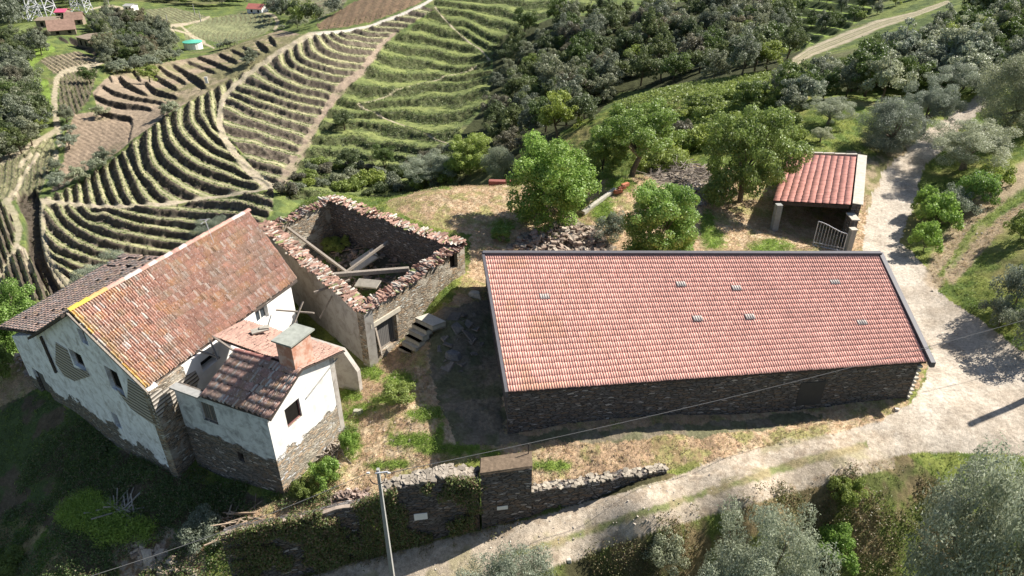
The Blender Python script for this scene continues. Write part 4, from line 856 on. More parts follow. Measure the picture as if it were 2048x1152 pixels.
framed(FP, oDo, house, 'door', MDARKWOOD, MPLANK, .15, False, .09, inh); framed(FP, oLo, house, 'window', MDARKWOOD, MVOID, .25, False, .06, inh)
framed(LP_, oWd, house, 'window', MWHITE, MGLASS, .05, True, .09, inh)
panel(FP, [(112, 684), (134, 698), (148, 734), (176, 743), (180, 752), (150, 762), (130, 752), (112, 726)], .03, MLATH, 'bare_lath', house)
panel(FP, [(256, 757), (294, 781), (322, 858), (292, 838), (262, 816), (246, 795), (232, 776), (256, 798)], .03, MLATH, 'bare_lath', house)
panel((HA + on, Wc + on), [(322, 782), (390, 741), (398, 757), (388, 788), (370, 800), (338, 812)], .03, MLATH, 'bare_lath', house)
panel((HA + on, Wc + on), [(298, 788), (322, 776), (330, 800), (324, 836), (314, 832)], .03, MLATH, 'bare_lath', house)
pst = MB(); a = FU(PL(HA, HRw, 84, 672)[0], 0); za = PL(HA, HRw, 84, 672)[1]; b2 = PL(HA, HRw, 115, 744); nf = np.array([-fd[1], fd[0]]); nf = nf if nf @ (-HA[:2]) > 0 else -nf
pst.beam((a[0] + nf[0] * .08, a[1] + nf[1] * .08, za), (*(np.array(FU(b2[0], 0)[:2]) + nf * .08), b2[1]), .12, .1); pst.build('corner_post', MDARKWOOD, house)
rk = MB(); edging(rk, FU(-.15, 3.95, 0) + V3(*nf, 0) * .1, FU(upk, 6.52) + V3(*nf, 0) * .1, .10, .16, 0); rk.build('verge_board', MWOOD, house)
rk = MB(); edging(rk, FU(ub2 + .5, uz2 - .35) + V3(*nf, 0) * .25, FU(upk, 6.5) + V3(*nf, 0) * .25, .35, .16, 0); rk.build('verge_board', MDARKWOOD, house)
an = MB(); p = hit(414, 470, 30, 60) if False else U(428, 486, 6.9); an.tube([p, p + V3(-.25, .1, 1.5)], .02, 6); an.beam(p + V3(-.55, .1, 1.45), p + V3(.05, .1, 1.52), .03); an.beam(p + V3(-.45, -.1, 1.3), p + V3(-.15, .25, 1.4), .03)
tag(an.build('aerial', MIRON, None, Vector(p)), 'thin bent aerial standing behind the farmhouse ridge', 'aerial')

# ================================================================ the annexe with the chimney
C0 = U(570, 992, -1.5); C0[2] = 0; Cl = V3(*U(345, 770, 3.67)[:2], 0); Cr = V3(*U(691, 861, -1.15)[:2], 0)
ann = empty('annexe', (-12.5, 28, -1.5), 'small white annexe on a schist base with broken tile roof and slate-capped chimney', 'annexe')
oAL = opn(C0, Cl, [(396, 801), (426, 812), (438, 851), (408, 838)]); oAs = opn(C0, Cl, [(474, 903), (486, 908), (490, 925), (478, 921)]); oAR = opn(C0, Cr, [(569, 820), (597, 796), (605, 830), (576, 857)])
L1 = np.hypot(*(Cl - C0)[:2]); L2 = np.hypot(*(Cr - C0)[:2])
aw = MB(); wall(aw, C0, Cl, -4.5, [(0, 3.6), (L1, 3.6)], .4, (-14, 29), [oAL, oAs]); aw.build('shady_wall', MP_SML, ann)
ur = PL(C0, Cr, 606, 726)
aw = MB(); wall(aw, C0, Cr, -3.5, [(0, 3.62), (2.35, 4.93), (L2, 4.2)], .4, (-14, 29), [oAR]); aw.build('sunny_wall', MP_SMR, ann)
framed((C0, Cl), oAL, ann, 'window', MWOOD, MPLANK, .12, True, .07, (-14, 29)); framed((C0, Cr), oAR, ann, 'window', simple('red_frame_mat', (.22, .10, .09), .8, .2, 4, .1), MVOID, .08, False, .06, (-14, 29))
framed((C0, Cl), oAs, ann, 'vent_opening', MDARKWOOD, MVOID, .2, False, .03, (-14, 29))
aE0 = U(402, 791, 3.72); aE1 = U(541, 838, 3.72); aR1 = U(604, 737, 5.0); aR0 = U(470, 700, 5.0)
AC = oldcol((.46, .29, .235), 1.2, False, 9)
roof_obj('front_roof', [tile_field(aE0, aE1, aR1, aR0, 6, 40, .085, .055, .5, AC, 6)], ann, MTOLD)
ub = MB(); dz = V3(0, 0, -.05); ub.slab((aE0, aE1, aR1, aR0), dz * 3, dz * 1.4, 8); ub.build('front_boarding', MDARKWOOD, ann)
bR0 = U(425, 672, 5.0); bR1 = aR1; bB0 = U(488, 640, 4.25); bB1 = U(690, 699, 4.25)
AC2 = lambda i, j, r, u, v: (np.broadcast_to(V3(.34, .215, .17), (len(i), 3)) * (.82 + .3 * r[:, 4:5])) * (1 + (pat(u * 8, v * 8, .8, 44) - .5)[:, None] * .4)
roof_obj('rear_roof', [tile_field(bB0, bB1, bR1, bR0, 10, 44, .02, .025, .6, AC2, 4)], ann)
ub = MB(); q = (bB0, bB1, bR1, bR0); ub.slab(q, dz * 3, dz * 1.4, 8); ub.build('rear_boarding', MDARKWOOD, ann)
roof_obj('ridge_tiles', [ridge_caps(aR0 + V3(0, 0, .02) * 1 + (aR1 - aR0) * -.0, aR0 + (aR1 - aR0) * .55, 7, .13, lambda k: V3(.36, .17, .14) * (.7 + .5 * random.random()))], ann)
bt = MB(); bo = V3(*U(720, 783, -.75)[:2], 0); bq = bo + V3(-.917, .40, 0) * 3.4; qa = PL(bo, bq, 717, 745); qb = PL(bo, bq, 684, 701)
wall(bt, bo, bq, -3, [(0, qa[1]), (qb[0], qb[1]), (3.4, qb[1] + .1)], .3, (-10, 40)); bt.build('buttress', MP_RUIN, ann)
cof = MB(); wd_ = (Cl - C0)[:2] / L1; wr = (Cr - C0)[:2] / L2
for (a0, a1) in ((.3, 1.0),):
    pass
cp = MB(); p = V3(*Cl[:2], 3.64); q = V3(*(C0[:2] + wd_ * (L1 - 1.9)), 3.64); cp.beam(p, q, .46, .1); cp.build('wall_coping', MCONC, ann)
fl_ = MB(); q = [C0[:2] + wd_ * .42 + wr * .42, Cr[:2] + wd_ * .42 - wr * .4, Cr[:2] + wd_ * (L1 - .5), Cl[:2] + wr * .42 - wd_ * .1]; fl_.face([(*p, 1.3) for p in q]); fl_.build('upper_floor', MDARKWOOD, ann)
bkp = MB(); wall(bkp, Cr, Cr + V3(*wd_, 0) * 5.2, -3, [(0, 4.15), (5.2, 4.0)], .35, C0); bkp.build('rear_wall', MP_RUIN, ann)
dp = MB(); a = PL(C0, Cr, 673, 716); b3 = PL(C0, Cr, 612, 795); nr_ = np.array([wr[1], -wr[0]]); dp.beam((*(C0[:2] + wr * a[0] + nr_ * .05), a[1]), (*(C0[:2] + wr * b3[0] + nr_ * .05), b3[1]), .05); dp.build('sloping_pipe', MCONC, ann)
ch = MB(); cb = C0[:2] + wr * 2.32; k0 = np.array(cb) + nr_ * -.02
def prism(mb, o, dx, dy, lx, ly, z0, z1):
    o = np.array(o); q = [o, o + dx * lx, o + dx * lx + dy * ly, o + dy * ly]
    if np.cross(dx, dy) < 0: q = q[::-1]
    mb.hexa([(*p, z0) for p in q], [(*p, z1) for p in q])
prism(ch, k0, wr, wd_, 1.35, .95, 3.9, 6.25); chimney = ch.build('chimney', MP_BRICK, ann)
for du, dw in ((.05, .05), (1.15, .05), (.05, .75), (1.15, .75)): ch = MB(); prism(ch, k0 + wr * du + wd_ * dw, wr, wd_, .15, .15, 6.25, 6.4); ch.build('cap_support', MP_BRICK, chimney)
ch = MB(); prism(ch, k0 - wr * .14 - wd_ * .14, wr, wd_, 1.7, 1.22, 6.4, 6.49); ch.build('slate_cap', simple('slate_mat', (.30, .31, .27), .85, .3, 3, .3), chimney)
sp = MB()
for a, b_ in (((425, 672, 4.95), (470, 703, 4.95)), ((395, 700, 4.1), (440, 716, 3.6)), ((418, 676, 4.7), (436, 719, 3.9))): sp.beam(U(*a), U(*b_), .09)
sp.build('fallen_rafters', MWOOD, ann)
for (a, b_, lab) in (((552, 620, 3.2), (628, 626, 3.6), 'pale pole lying level across the alley behind the chimney'), ((606, 603, 4.3), (582, 662, 3.0), 'grey pole leaning upright behind the chimney')):
    m = MB(); m.beam(U(*a), U(*b_), .08); o = m.build('pole', MWOOD, None, Vector(U(*a))); tag(o, lab, 'pole')
m = MB(); pq = U(520, 660, 4.75); m.box((pq[0], pq[1], pq[2]), (.9, .45, .08), .5); m.box((pq[0] + .2, pq[1] + .15, pq[2] + .08), (.5, .3, .06), .2); tag(m.build('slate_slab', simple('slab_mat', (.34, .31, .26), .9, .3, 4, .3), None, Vector(pq)), 'loose grey slate slabs lying on the annexe rear roof', 'slate')

# ================================================================ the roofless ruin
RF = V3(*U(741, 736, -.7)[:2], 0); RR = V3(*U(931, 548, 1.65)[:2], 0); RBk = V3(*U(658, 390, 4.05)[:2], 0); RLf = V3(*U(520, 445, 4.3)[:2], 0)
ruin = empty('ruined_house', (-9, 43, 0), 'roofless schist ruin with crumbling wall tops and fallen beams inside', 'ruin')
inr = (-10, 43)
def raggedprof(L, z0, z1, amp, n, seed):
    return [(L * k / n, z0 + (z1 - z0) * k / n + (vn(np.array([k * .9]), np.array([0.]), seed)[0] - .5) * amp) for k in range(n + 1)]
LFR = np.hypot(*(RR - RF)[:2]); oD = opn(RF, RR, [(746, 657), (790, 624), (799, 682), (766, 700)]); oS = opn(RF, RR, [(898, 510), (914, 499), (916, 537), (901, 539)])
prFR = raggedprof(LFR, 3.25, 3.95, .35, 26, 3)
m = MB(); wall(m, RF, RR, -2, prFR, .6, inr, [oD, oS]); m.build('front_wall', MSCHW, ruin)
LRB = np.hypot(*(RBk - RR)[:2]); m = MB(); wall(m, RR, RBk, -4, raggedprof(LRB, 3.9, 3.9, .5, 30, 4), .6, inr); m.build('back_wall', MSCH, ruin)  # darker schist than its neighbours, putting the inner face's shade into the colour
LBL = np.hypot(*(RLf - RBk)[:2]); m = MB(); wall(m, RBk, RLf, -6, raggedprof(LBL, 3.9, 3.6, .5, 20, 5), .6, inr); m.build('left_wall', MSCHW, ruin)
LLF = np.hypot(*(RF - RLf)[:2]); m = MB(); wall(m, RLf, RF, -4, raggedprof(LLF, 3.9, 3.3, .3, 30, 6), .6, inr); m.build('party_wall', MP_RUIN, ruin)
def loose_tiles(p0, p1, prof, t, inside, n, colb, seed, w=.75):
    """old channel tiles and slates lying crosswise along a wall top"""
    rg = np.random.default_rng(seed); p0 = np.array(p0[:2]); p1 = np.array(p1[:2]); d = p1 - p0; L = np.hypot(*d); d /= L; nn = np.array([-d[1], d[0]])
    if nn @ (np.array(inside) - p0) < 0: nn = -nn
    V = []; F = []; C = []
    for k in range(n):
        u = (k + rg.random()) / n * L; row = k % 3 - 1; off = t * .5 + (rg.random() - .5) * .2 + row * .27
        z = np.interp(u, [q[0] for q in prof], [q[1] for q in prof]) + .05 + rg.random() * .12
        a = rg.normal(0, .3); dx = nn * math.cos(a) + d * math.sin(a); dy = np.array([-dx[1], dx[0]]); tl = rg.normal(0, .12); ln = .17 + rg.random() * .16; wd = .07 + rg.random() * .035
        c = V3(*colb) * (.55 + rg.random() * .8); 
        if rg.random() < .22: c = V3(.5, .45, .38) * (.7 + .5 * rg.random())
        if rg.random() < .08: c = V3(.22, .24, .10)
        b = len(V); up = rg.random() < .7
        for e in (-ln, ln):
            for s in range(5):
                th = math.pi * s / 4; x = math.cos(th) * wd; zz = math.sin(th) * wd * .8 * (1 if up else -1) + (0 if up else .08)
                q = p0 + d * u + nn * off + dx * e + dy * x; V.append((q[0], q[1], z + zz + e * tl)); C.append(c)
        for s in range(4): F.append([b + s, b + s + 1, b + 6 + s, b + 5 + s])
    return np.array(V), np.array(F), np.array(C)
TC = (.35, .215, .165)
for p, q, pr, n, s_ in ((RF, RR, prFR, 420, 1), (RR, RBk, raggedprof(LRB, 3.9, 3.9, .5, 30, 4), 400, 2), (RBk, RLf, raggedprof(LBL, 3.9, 3.6, .5, 20, 5), 280, 3), (RLf, RF, raggedprof(LLF, 3.9, 3.3, .3, 30, 6), 600, 4)):
    roof_obj('loose_tiles', [loose_tiles(p, q, pr, .6, inr, n, TC, s_)], ruin)
dr = (RR - RF)[:2] / LFR; nro = np.array([dr[1], -dr[0]])
m = MB(); m.beam((*(RF[:2] + dr * (oD[0] - .5) + nro * .03), oD[3] + .16), (*(RF[:2] + dr * (oD[1] + .35) + nro * .03), oD[3] + .16), .14, .3); m.build('lintel', simple('pale_lintel_mat', (.50, .45, .36), .9, .2, 5, .4), ruin)
framed((RF, RR), oD, ruin, 'door', MWOOD, MPLANK, .25, False, .1, inr); framed((RF, RR), oS, ruin, 'door', MWOOD, MVOID, .2, False, .06, inr)
m = MB(); m.beam((*(RF[:2] + dr * (oD[0] + .1) + nro * .06), oD[2] - .1), (*(RF[:2] + dr * (oD[0] - .15) + nro * .04), oD[3] - .1), .3, .05); m.build('door_board', MWOOD, ruin)
for a, b_, wd, lab in (((565, 448, 3.4), (698, 548, 2.4), .17, 'long grey beam slanting into the ruin from its left wall'), ((655, 551, 3.2), (818, 538, 3.4), .26, 'thick grey beam lying level across the front of the ruin'),
                       ((775, 484, 3.0), (690, 546, 2.2), .16, 'grey beam end sticking up in the middle of the ruin'), ((572, 452, 3.3), (560, 486, 2.2), .12, 'short dark post under the slanting beam in the ruin'),
                       ((870, 464, 3.6), (862, 495, 2.0), .14, 'grey post against the back wall of the ruin near its right corner'), ((737, 505, 2.4), (765, 517, 1.6), .09, 'thin stick poking from the heap in the ruin'),
                       ((628, 585, 3.1), (700, 560, 3.3), .12, 'pale pole resting on the party wall top of the ruin'), ((664, 592, 3.0), (640, 636, 1.6), .09, 'thin dark rafter leaning on the alley side of the ruin')):
    m = MB(); pa = U(*a); m.beam(pa, U(*b_), wd); tag(m.build('beam', MWOOD, None, Vector(pa)), lab, 'beam', 'fallen beams in the ruin')
for a, sz, rz, tilt, lab in (((728, 520, 1.4), (1.9, 1.0), .6, .35, 'pale fallen wall slab leaning in the middle of the ruin'), ((735, 566, 1.2), (2.0, .6), -.5, .2, 'pale slab lying at the front of the ruin under the level beam')):
    p = U(*a); m = MB(); dx = V3(math.cos(rz) * sz[0] / 2, math.sin(rz) * sz[0] / 2, tilt); dy = V3(-math.sin(rz) * sz[1] / 2, math.cos(rz) * sz[1] / 2, .15); q = [p - dx - dy, p + dx - dy, p + dx + dy, p - dx + dy]
    m.hexa([t - V3(0, 0, .1) for t in q], q); tag(m.build('fallen_slab', MMORTAR, None, Vector(p)), lab, 'slab')

# steps up to the higher yard
st = empty('stone_steps', U(816, 700, -.3), 'flight of worn stone steps climbing beside the ruin door', 'steps'); a = U(816, 699, -.05); b_ = U(850, 640, 1.7)
wv2 = (U(832, 704, -.2) - U(801, 688, -.2)); wv2 = wv2[:2] / np.hypot(*wv2[:2]); hd = (b_ - a)[:2]; hl = np.hypot(*hd); hd /= hl
STEPM = simple('step_mat', (.50, .46, .38), .9, .25, 4, .4)
for k in range(6):
    f = k / 5; c = a[:2] + hd * (hl * f); z = a[2] + (b_[2] - a[2]) * f; m = MB(); c0 = c - wv2 * .62 - hd * .2; dp_ = .42 if k < 5 else .9
    prism(m, c0, wv2, hd, 1.25 if k < 5 else 1.5, dp_ + .05, z - .09, z); m.build('tread', STEPM, st)
    m = MB(); prism(m, c0 + hd * .09 + wv2 * .05, wv2, hd, 1.15 if k < 5 else 1.4, dp_, z - .5, z - .092); m.build('riser', MSCH, st)  # risers in darker schist than the treads, shade put into their colour
    prism(m, c0, wv2, hd, 1.25 if k < 5 else 1.5, .42 if k < 5 else .9, z - .34, z - .02 * (k % 2)); m.build('step', simple('step_mat_%d' % k, (.46 + .02 * (k % 3), .42, .34), .9, .25, 4, .4) if k == 0 else bpy.data.materials['step_mat_0'], st)

# ================================================================ the open shed by the lane
SF0 = U(1546, 401, 3.45); SF1 = U(1701, 409, 3.9); SB1 = U(1713, 312, 3.95); SB0 = U(1579, 306, 3.5)
shed = empty('open_shed', (25, 55, 1.2), 'open-fronted shed with a red tiled roof beside the lane', 'shed')
SC = lambda i, j, r, u, v: np.broadcast_to(V3(.66, .31, .25), (len(i), 3)) * (.84 + .3 * r[:, 4:5])
roof_obj('roof', [tile_field(SB0, SF0, SF1, SB1, 11, 34, .022, .03, .14, SC, 6)], shed, MTNEW)
ub = MB(); q = (SF0, SF1, SB1, SB0); dz = V3(0, 0, -.05); ub.slab(q, dz * 3, dz * 1.3, 12); ub.build('roof_boarding', MDARKWOOD, shed)
m = MB(); m.beam(SF0 + V3(.1, .15, -.26), SF1 + V3(0, .15, -.26), .16, .24); m.build('front_beam', MDARKWOOD, shed)
pc = U(1542, 461, 1.15); m = MB(); m.box((pc[0] + .25, pc[1] + .1, 2.2), (.46, .46, 2.35), .1); m.build('corner_pillar', MCONC, shed)
m = MB(); pc2 = SB0 + V3(.3, -.4, 0); m.box((pc2[0], pc2[1], 2.6), (.46, .46, 1.7), .1); m.build('rear_pillar', MCONC, shed)
WSa = V3(*U(1702, 409, 3.9)[:2], 0) + V3(.05, -.1, 0); WSb = V3(*U(1715, 312, 3.95)[:2], 0)
m = MB(); LS = np.hypot(*(WSb - WSa)[:2]); wall(m, WSa, WSb, .2, [(0, 3.95), (LS, 4.0)], .62, (40, 52)); m.build('side_wall', MSCH, shed)
m = MB(); wall(m, WSa, WSb, 4.0, [(0, 4.07), (LS, 4.12)], .74, (40, 52)); m.build('wall_cap', MMORTAR, shed)
m = MB(); wall(m, SB0 + V3(.2, -.1, 0), WSb, .5, [(0, 3.4), (5.6, 3.85)], .4, (25, 55)); m.build('rear_wall', MSCH, shed)
m = MB()
for k in range(6):
    p = SB0 + (SB1 - SB0) * (k + .1) / 6; q = SB0 + (SB1 - SB0) * (k + 1.05) / 6; m.beam(p + V3(0, .05, .1), q + V3(0, .05, .12 + .02 * (k % 2)), .28, .1)
m.build('rear_coping', MMORTAR, shed)
gp = V3(*U(1694, 505, .85)[:2], 0); pr2 = V3(*U(1706, 470, .9)[:2], 0)
wl_ = empty('gateway_wall', (gp[0], gp[1], .85), 'short schist wall with cement cap and a gate pier, between the shed and the barn', 'wall')
m = MB(); q = WSa + V3(.15, -.05, 0); e = V3(*U(1703, 500, .85)[:2], 0); LL = np.hypot(*(e - q)[:2]); wall(m, q + V3(.1, 0, 0), e, .2, [(0, 3.2), (1.3, 3.2), (1.32, 2.5), (LL, 2.2)], .5, (15, 48)); m.build('wall_body', MSCH, wl_)
m = MB(); wall(m, q + V3(.15, 0, 0), q + V3(.15, 0, 0) + (e - q) * 1.3 / LL, 3.2, [(0, 3.28), (1.3, 3.28)], .62, (15, 48)); m.build('cap_stone', MMORTAR, wl_)
m = MB(); m.box((gp[0], gp[1], 1.75), (.4, .4, 2.1), .1); m.build('gate_pier', MCONC, wl_); m = MB(); m.box((gp[0], gp[1], 2.84), (.5, .5, .08), .1); m.build('pier_cap', MMORTAR, wl_)
ga = V3(*U(1688, 507, .9)[:2], 0) + V3(-.15, 0, 0); gb = ga + V3(-1.9, 1.0, 0); gate = empty('iron_gate', (ga[0], ga[1], .9), 'white metal gate with a swept top rail standing open by the shed', 'gate')
m = MB(); top = lambda f: 2.55 + .55 * (sst(0, 1, f)); g = lambda f, z: ga + (gb - ga) * f + V3(0, 0, z)
m.tube([g(f, top(f)) for f in np.linspace(0, 1, 9)], .035, 6); m.beam(g(0, 1.1), g(1, 1.1), .06); m.beam(g(0, 1.35), g(1, 1.35), .04); m.beam(g(1, 1.0), g(1, top(1)), .05); m.beam(g(0, 1.0), g(0, top(0)), .05)
m.build('gate_frame', MIRON, gate); m = MB()
for f in np.linspace(.1, .9, 9): m.beam(g(f, 1.1), g(f, top(f)), .022)
m.build('gate_bars', MIRON, gate)

# ================================================================ retaining wall along the lane
def schist_block(name, st, thick, lab, cat, extra_top=0, seed=0, mat=MSCH, parts=None):
    """wall following survey stations (x, y, base z, top z); body leans on the bank behind"""
    root = empty(name, (st[0][0], st[0][1], st[0][2]), lab, cat); m = MB(); rg = np.random.default_rng(seed); P = []
    for (x0, y0, b0, t0), (x1, y1, b1, t1) in zip(st[:-1], st[1:]):
        L = math.hypot(x1 - x0, y1 - y0); n = max(1, int(L / .35))
        for k in range(n): f = k / n; P.append((x0 + (x1 - x0) * f + rg.normal(0, .025), y0 + (y1 - y0) * f + rg.normal(0, .04), b0 + (b1 - b0) * f, t0 + (t1 - t0) * f + rg.normal(0, .05)))
    P.append(st[-1]); u = 0
    for a, b in zip(P[:-1], P[1:]):
        L = math.dist(a[:2], b[:2]); t = thick
        q = [(a[0], a[1]), (b[0], b[1]), (b[0] + .02, b[1] + t), (a[0] + .02, a[1] + t)]
        m.face([(*q[1], b[2] - .5), (*q[0], a[2] - .5), (*q[0], a[3]), (*q[1], b[3])], [(u + L, b[2]), (u, a[2]), (u, a[3]), (u + L, b[3])])
        m.face([(*q[0], a[3]), (*q[3], a[3] + .03), (*q[2], b[3] + .03), (*q[1], b[3])], [(u, 0), (u, t), (u + L, t), (u + L, 0)])
        m.face([(*q[3], a[2] - .5), (*q[2], b[2] - .5), (*q[2], b[3] + .03), (*q[3], a[3] + .03)], [(u, a[2]), (u + L, b[2]), (u + L, b[3]), (u, a[3])]); u += L
    for e, o in ((P[0], 1), (P[-1], -1)):
        f = [(e[0], e[1], e[2] - .5), (e[0] + .02, e[1] + thick, e[2] - .5), (e[0] + .02, e[1] + thick, e[3] + .03), (e[0], e[1], e[3])]; m.face(f, [(0, e[2]), (thick, e[2]), (thick, e[3]), (0, e[3])])
    m.build('wall_face', mat, root); return root, P
W = WPT
low, Plow = schist_block('retaining_wall', W[0:4], .5, 'low dry-stone retaining wall tapering out beside the lane, right of the pier', 'wall', seed=1)
def topstones(P, root, n, size, seed, thick=.5, c1=(.42, .36, .29), name='top_stones'):
    rg = np.random.default_rng(seed); m = MB()
    for k in range(n):
        i = rg.integers(0, len(P) - 1); f = rg.random(); a = P[i]; b = P[i + 1]; x = a[0] + (b[0] - a[0]) * f; y = a[1] + (b[1] - a[1]) * f + rg.random() * thick; z = a[3] + (b[3] - a[3]) * f + .04
        s = size * (.5 + rg.random()); c = tuple(np.array(c1) * (.6 + .8 * rg.random())); m.box((x, y, z), (s * 1.3, s * .9, .05 + .08 * rg.random()), rg.random() * 3, c)
    return m.build(name, MROCK, root)
topstones(Plow, low, 130, .15, 2, c1=(.33, .285, .225))
def at_st(k, f, dz=0): a, b = W[k], W[k + 1]; return tuple(a[i] + (b[i] - a[i]) * f for i in range(3)) + (a[3] + (b[3] - a[3]) * f + dz,)
pz = top_z(U(1052, 1031, -1.4), 936); pier_st = [(W[3][0] - .05, W[3][1], W[3][2], pz), (W[5][0] + .1, W[5][1] - .02, W[5][2], pz + .02)]
pier, Pp = schist_block('stone_pier', pier_st, 1.0, 'tall square schist pier in the lane wall with an earthy flat top', 'pier', seed=3)
m = MB(); a, b = pier_st; m.hexa([(b[0] - .05, b[1] - .05, pz + .03), (a[0] + .08, a[1] - .05, pz + .03), (a[0] + .08, a[1] + 1.0, pz + .03), (b[0] - .05, b[1] + 1.0, pz + .03)], [(b[0], b[1], pz + .15), (a[0] + .05, a[1], pz + .13), (a[0] + .05, a[1] + .97, pz + .13), (b[0], b[1] + .97, pz + .15)])
m.build('earth_cap', simple('earth_cap_mat', (.15, .11, .075), .95, .5, 7, .6), pier)
m = MB(); m.beam((a[0] - .1, a[1] + .8, pz + .1), (a[0] - .1, a[1] + .8, pz + .75), .04); m.build('iron_rod', MDARKWOOD, pier)
lane, Pl = schist_block('lane_wall', W[5:9], .7, 'ivy-grown schist wall with slabs on top, between the pier and the power pole', 'wall', seed=5); topstones(Pl, lane, 170, .2, 6, .75, (.29, .25, .20))
lft, Pf = schist_block('bank_wall', [(a[0], a[1], a[2], a[3] - .3) for a in W[9:13]], .5, 'overgrown retaining wall with a pale render coping, left of the power pole', 'wall', seed=7)
m = MB()
for a, b in zip(Pf[:-1], Pf[1:]): m.beam((a[0], a[1] + .12, a[3] + .05), (b[0], b[1] + .12, b[3] + .05), .2, .07)
m.build('coping', simple('pale_render_mat', (.29, .235, .19), .9, .3, 5, .3), lft)
for (x, y, w_, h_), lab in (((843, 1023, .62, .4), 'white rectangular board fixed to the ivy-grown wall near the pole'), ((1005, 1006, .52, .22), 'small white plate fixed low on the stone pier')):
    pw = hit(x, y, 18, 40); wyy = np.interp(pw[0], _wx, _wy); zz = PL((pw[0] - 1, wyy), (pw[0] + 1, wyy + .25), x, y)[1]; i_ = np.interp(pw[0], _wx, _wy) - .06
    r_ = ray(x, y); t_ = i_ / r_[1]; c_ = r_ * t_ + V3(0, 0, H); m = MB(); m.box((c_[0], c_[1] - .30, c_[2]), (w_, .03, h_), .15); tag(m.build('notice_board', MWHITE, None, Vector(c_)), lab, 'board')

# ================================================================ power pole and wires
pb = U(790, 1190, -3.0); pole = empty('power_pole', pb, 'slim tapering concrete power pole in front of the ivy-grown wall', 'pole')
ptz = top_z(pb, 938); ptop = V3(pb[0], pb[1], ptz); m = MB(); m.beam(pb - V3(0, 0, .5), ptop, .26, .2, taper=.55); m.build('shaft', MCONC, pole)
m = MB(); m.beam(ptop + V3(-.1, -.12, -.12), ptop + V3(.42, -.1, -.05), .05); m.build('bracket', MIRON, pole)
m = MB(); m.tube([ptop + V3(-.35, -.1, -.5), ptop + V3(-.25, -.12, -.68), ptop + V3(0, -.14, -.76), ptop + V3(.2, -.12, -.62), ptop + V3(.3, -.1, -.3), ptop + V3(.25, -.1, -.12)], .022, 6); m.build('wire_loop', MWIRE, pole)
for dx in (-.33, .4):
    m = MB(); q = ptop + V3(dx, -.1, -.12); m.tube([q, q + V3(.12 if dx > 0 else -.12, 0, .01)], [.05, .03], 8); m.build('insulator', MWHITE, pole)
def wire(pts, r, name, lab):
    P = []
    for (a, b, sag) in pts:
        for t in np.linspace(0, 1, 17): p = a * (1 - t) + b * t; P.append(p - V3(0, 0, 4 * sag * t * (1 - t)))
    m = MB(); m.tube(P, r, 5); o = m.build(name, MWIRE, None, Vector(P[0])); tag(o, lab, 'wire')
w_end = UD(2048, 634, 45.); w_end = w_end + (w_end - ptop) * .12
wire([(ptop + V3(.5, -.1, -.1), w_end, .55)], .013, 'overhead_wire', 'long overhead wire running right from the pole across the barn front')
wl2 = UD(150, 1162, 21.0); wire([(ptop + V3(-.4, -.1, -.12), wl2, .25)], .013, 'overhead_wire', 'overhead wire sagging left from the pole towards the bottom corner')
# the pole standing off to the right, whose shadow crosses the lane
p2 = V3(*w_end[:2], 0); 

# ---------------------------------------------------------------- foliage
def leaves(centers, rad, n, size, asp, colf, rg, hollow=.55, up=.35):
    centers = np.asarray(centers, float); rad = np.asarray(rad, float); p = rad ** 2; p /= p.sum()
    k = rg.choice(len(centers), n, p=p); d = rg.normal(size=(n, 3)); d /= np.linalg.norm(d, axis=1)[:, None]
    r = rad[k] * (hollow + (1 - hollow) * rg.random(n) ** .6) * (1 + .25 * (rg.random(n) < .15)); P = centers[k] + d * r[:, None] * [1, 1, .8]
    N = d * .8 + rg.normal(size=(n, 3)) * .55 + [0, 0, up]; N /= np.linalg.norm(N, axis=1)[:, None]
    a = np.cross(N, rg.normal(size=(n, 3))); a /= np.linalg.norm(a, axis=1)[:, None]; b = np.cross(N, a); s = size * (.6 + .8 * rg.random(n))[:, None]
    V = np.stack([P - a * s, P - b * s * asp, P + a * s, P + b * s * asp], 1).reshape(-1, 3); F = np.arange(4 * n).reshape(-1, 4)
    tint = rg.random(len(centers))[k]; c = colf(tint, rg.random(n), n); return V, F, np.repeat(c, 4, 0)
def mixcol(c0, c1, c2=None, p2=0):
    c0 = V3(*c0); c1 = V3(*c1)
    def f(t, r, n):
        w_ = np.clip(.15 + .45 * t + .4 * r, 0, 1)[:, None]; c = c0 * (1 - w_) + c1 * w_
        if c2 is not None: m = (r < p2)[:, None]; c = np.where(m, V3(*c2), c)
        return c * (.8 + .4 * rg_g.random(n))[:, None]
    return f
rg_g = np.random.default_rng(3)
def crown_pts(n, rx, ry, rz, z0, rg, rmin, rmax, low=-.55, lob=.25):
    C = []; Rr = []
    ph = rg.random(6) * 6.28
    for k in range(n):
        d = rg.normal(size=3); d /= np.linalg.norm(d)
        if d[2] < low: d[2] = abs(d[2]) * .4
        az = math.atan2(d[1], d[0]); l = 1 + lob * math.sin(2 * az + ph[0]) * math.sin(3 * d[2] + ph[1]) + lob * .7 * math.sin(5 * az + ph[2] + 3 * d[2])
        q = (.35 + .65 * rg.random() ** .45) * l; C.append([d[0] * rx * q, d[1] * ry * q, z0 + d[2] * rz * q]); Rr.append(rmin + (rmax - rmin) * rg.random())
    return np.array(C), np.array(Rr)
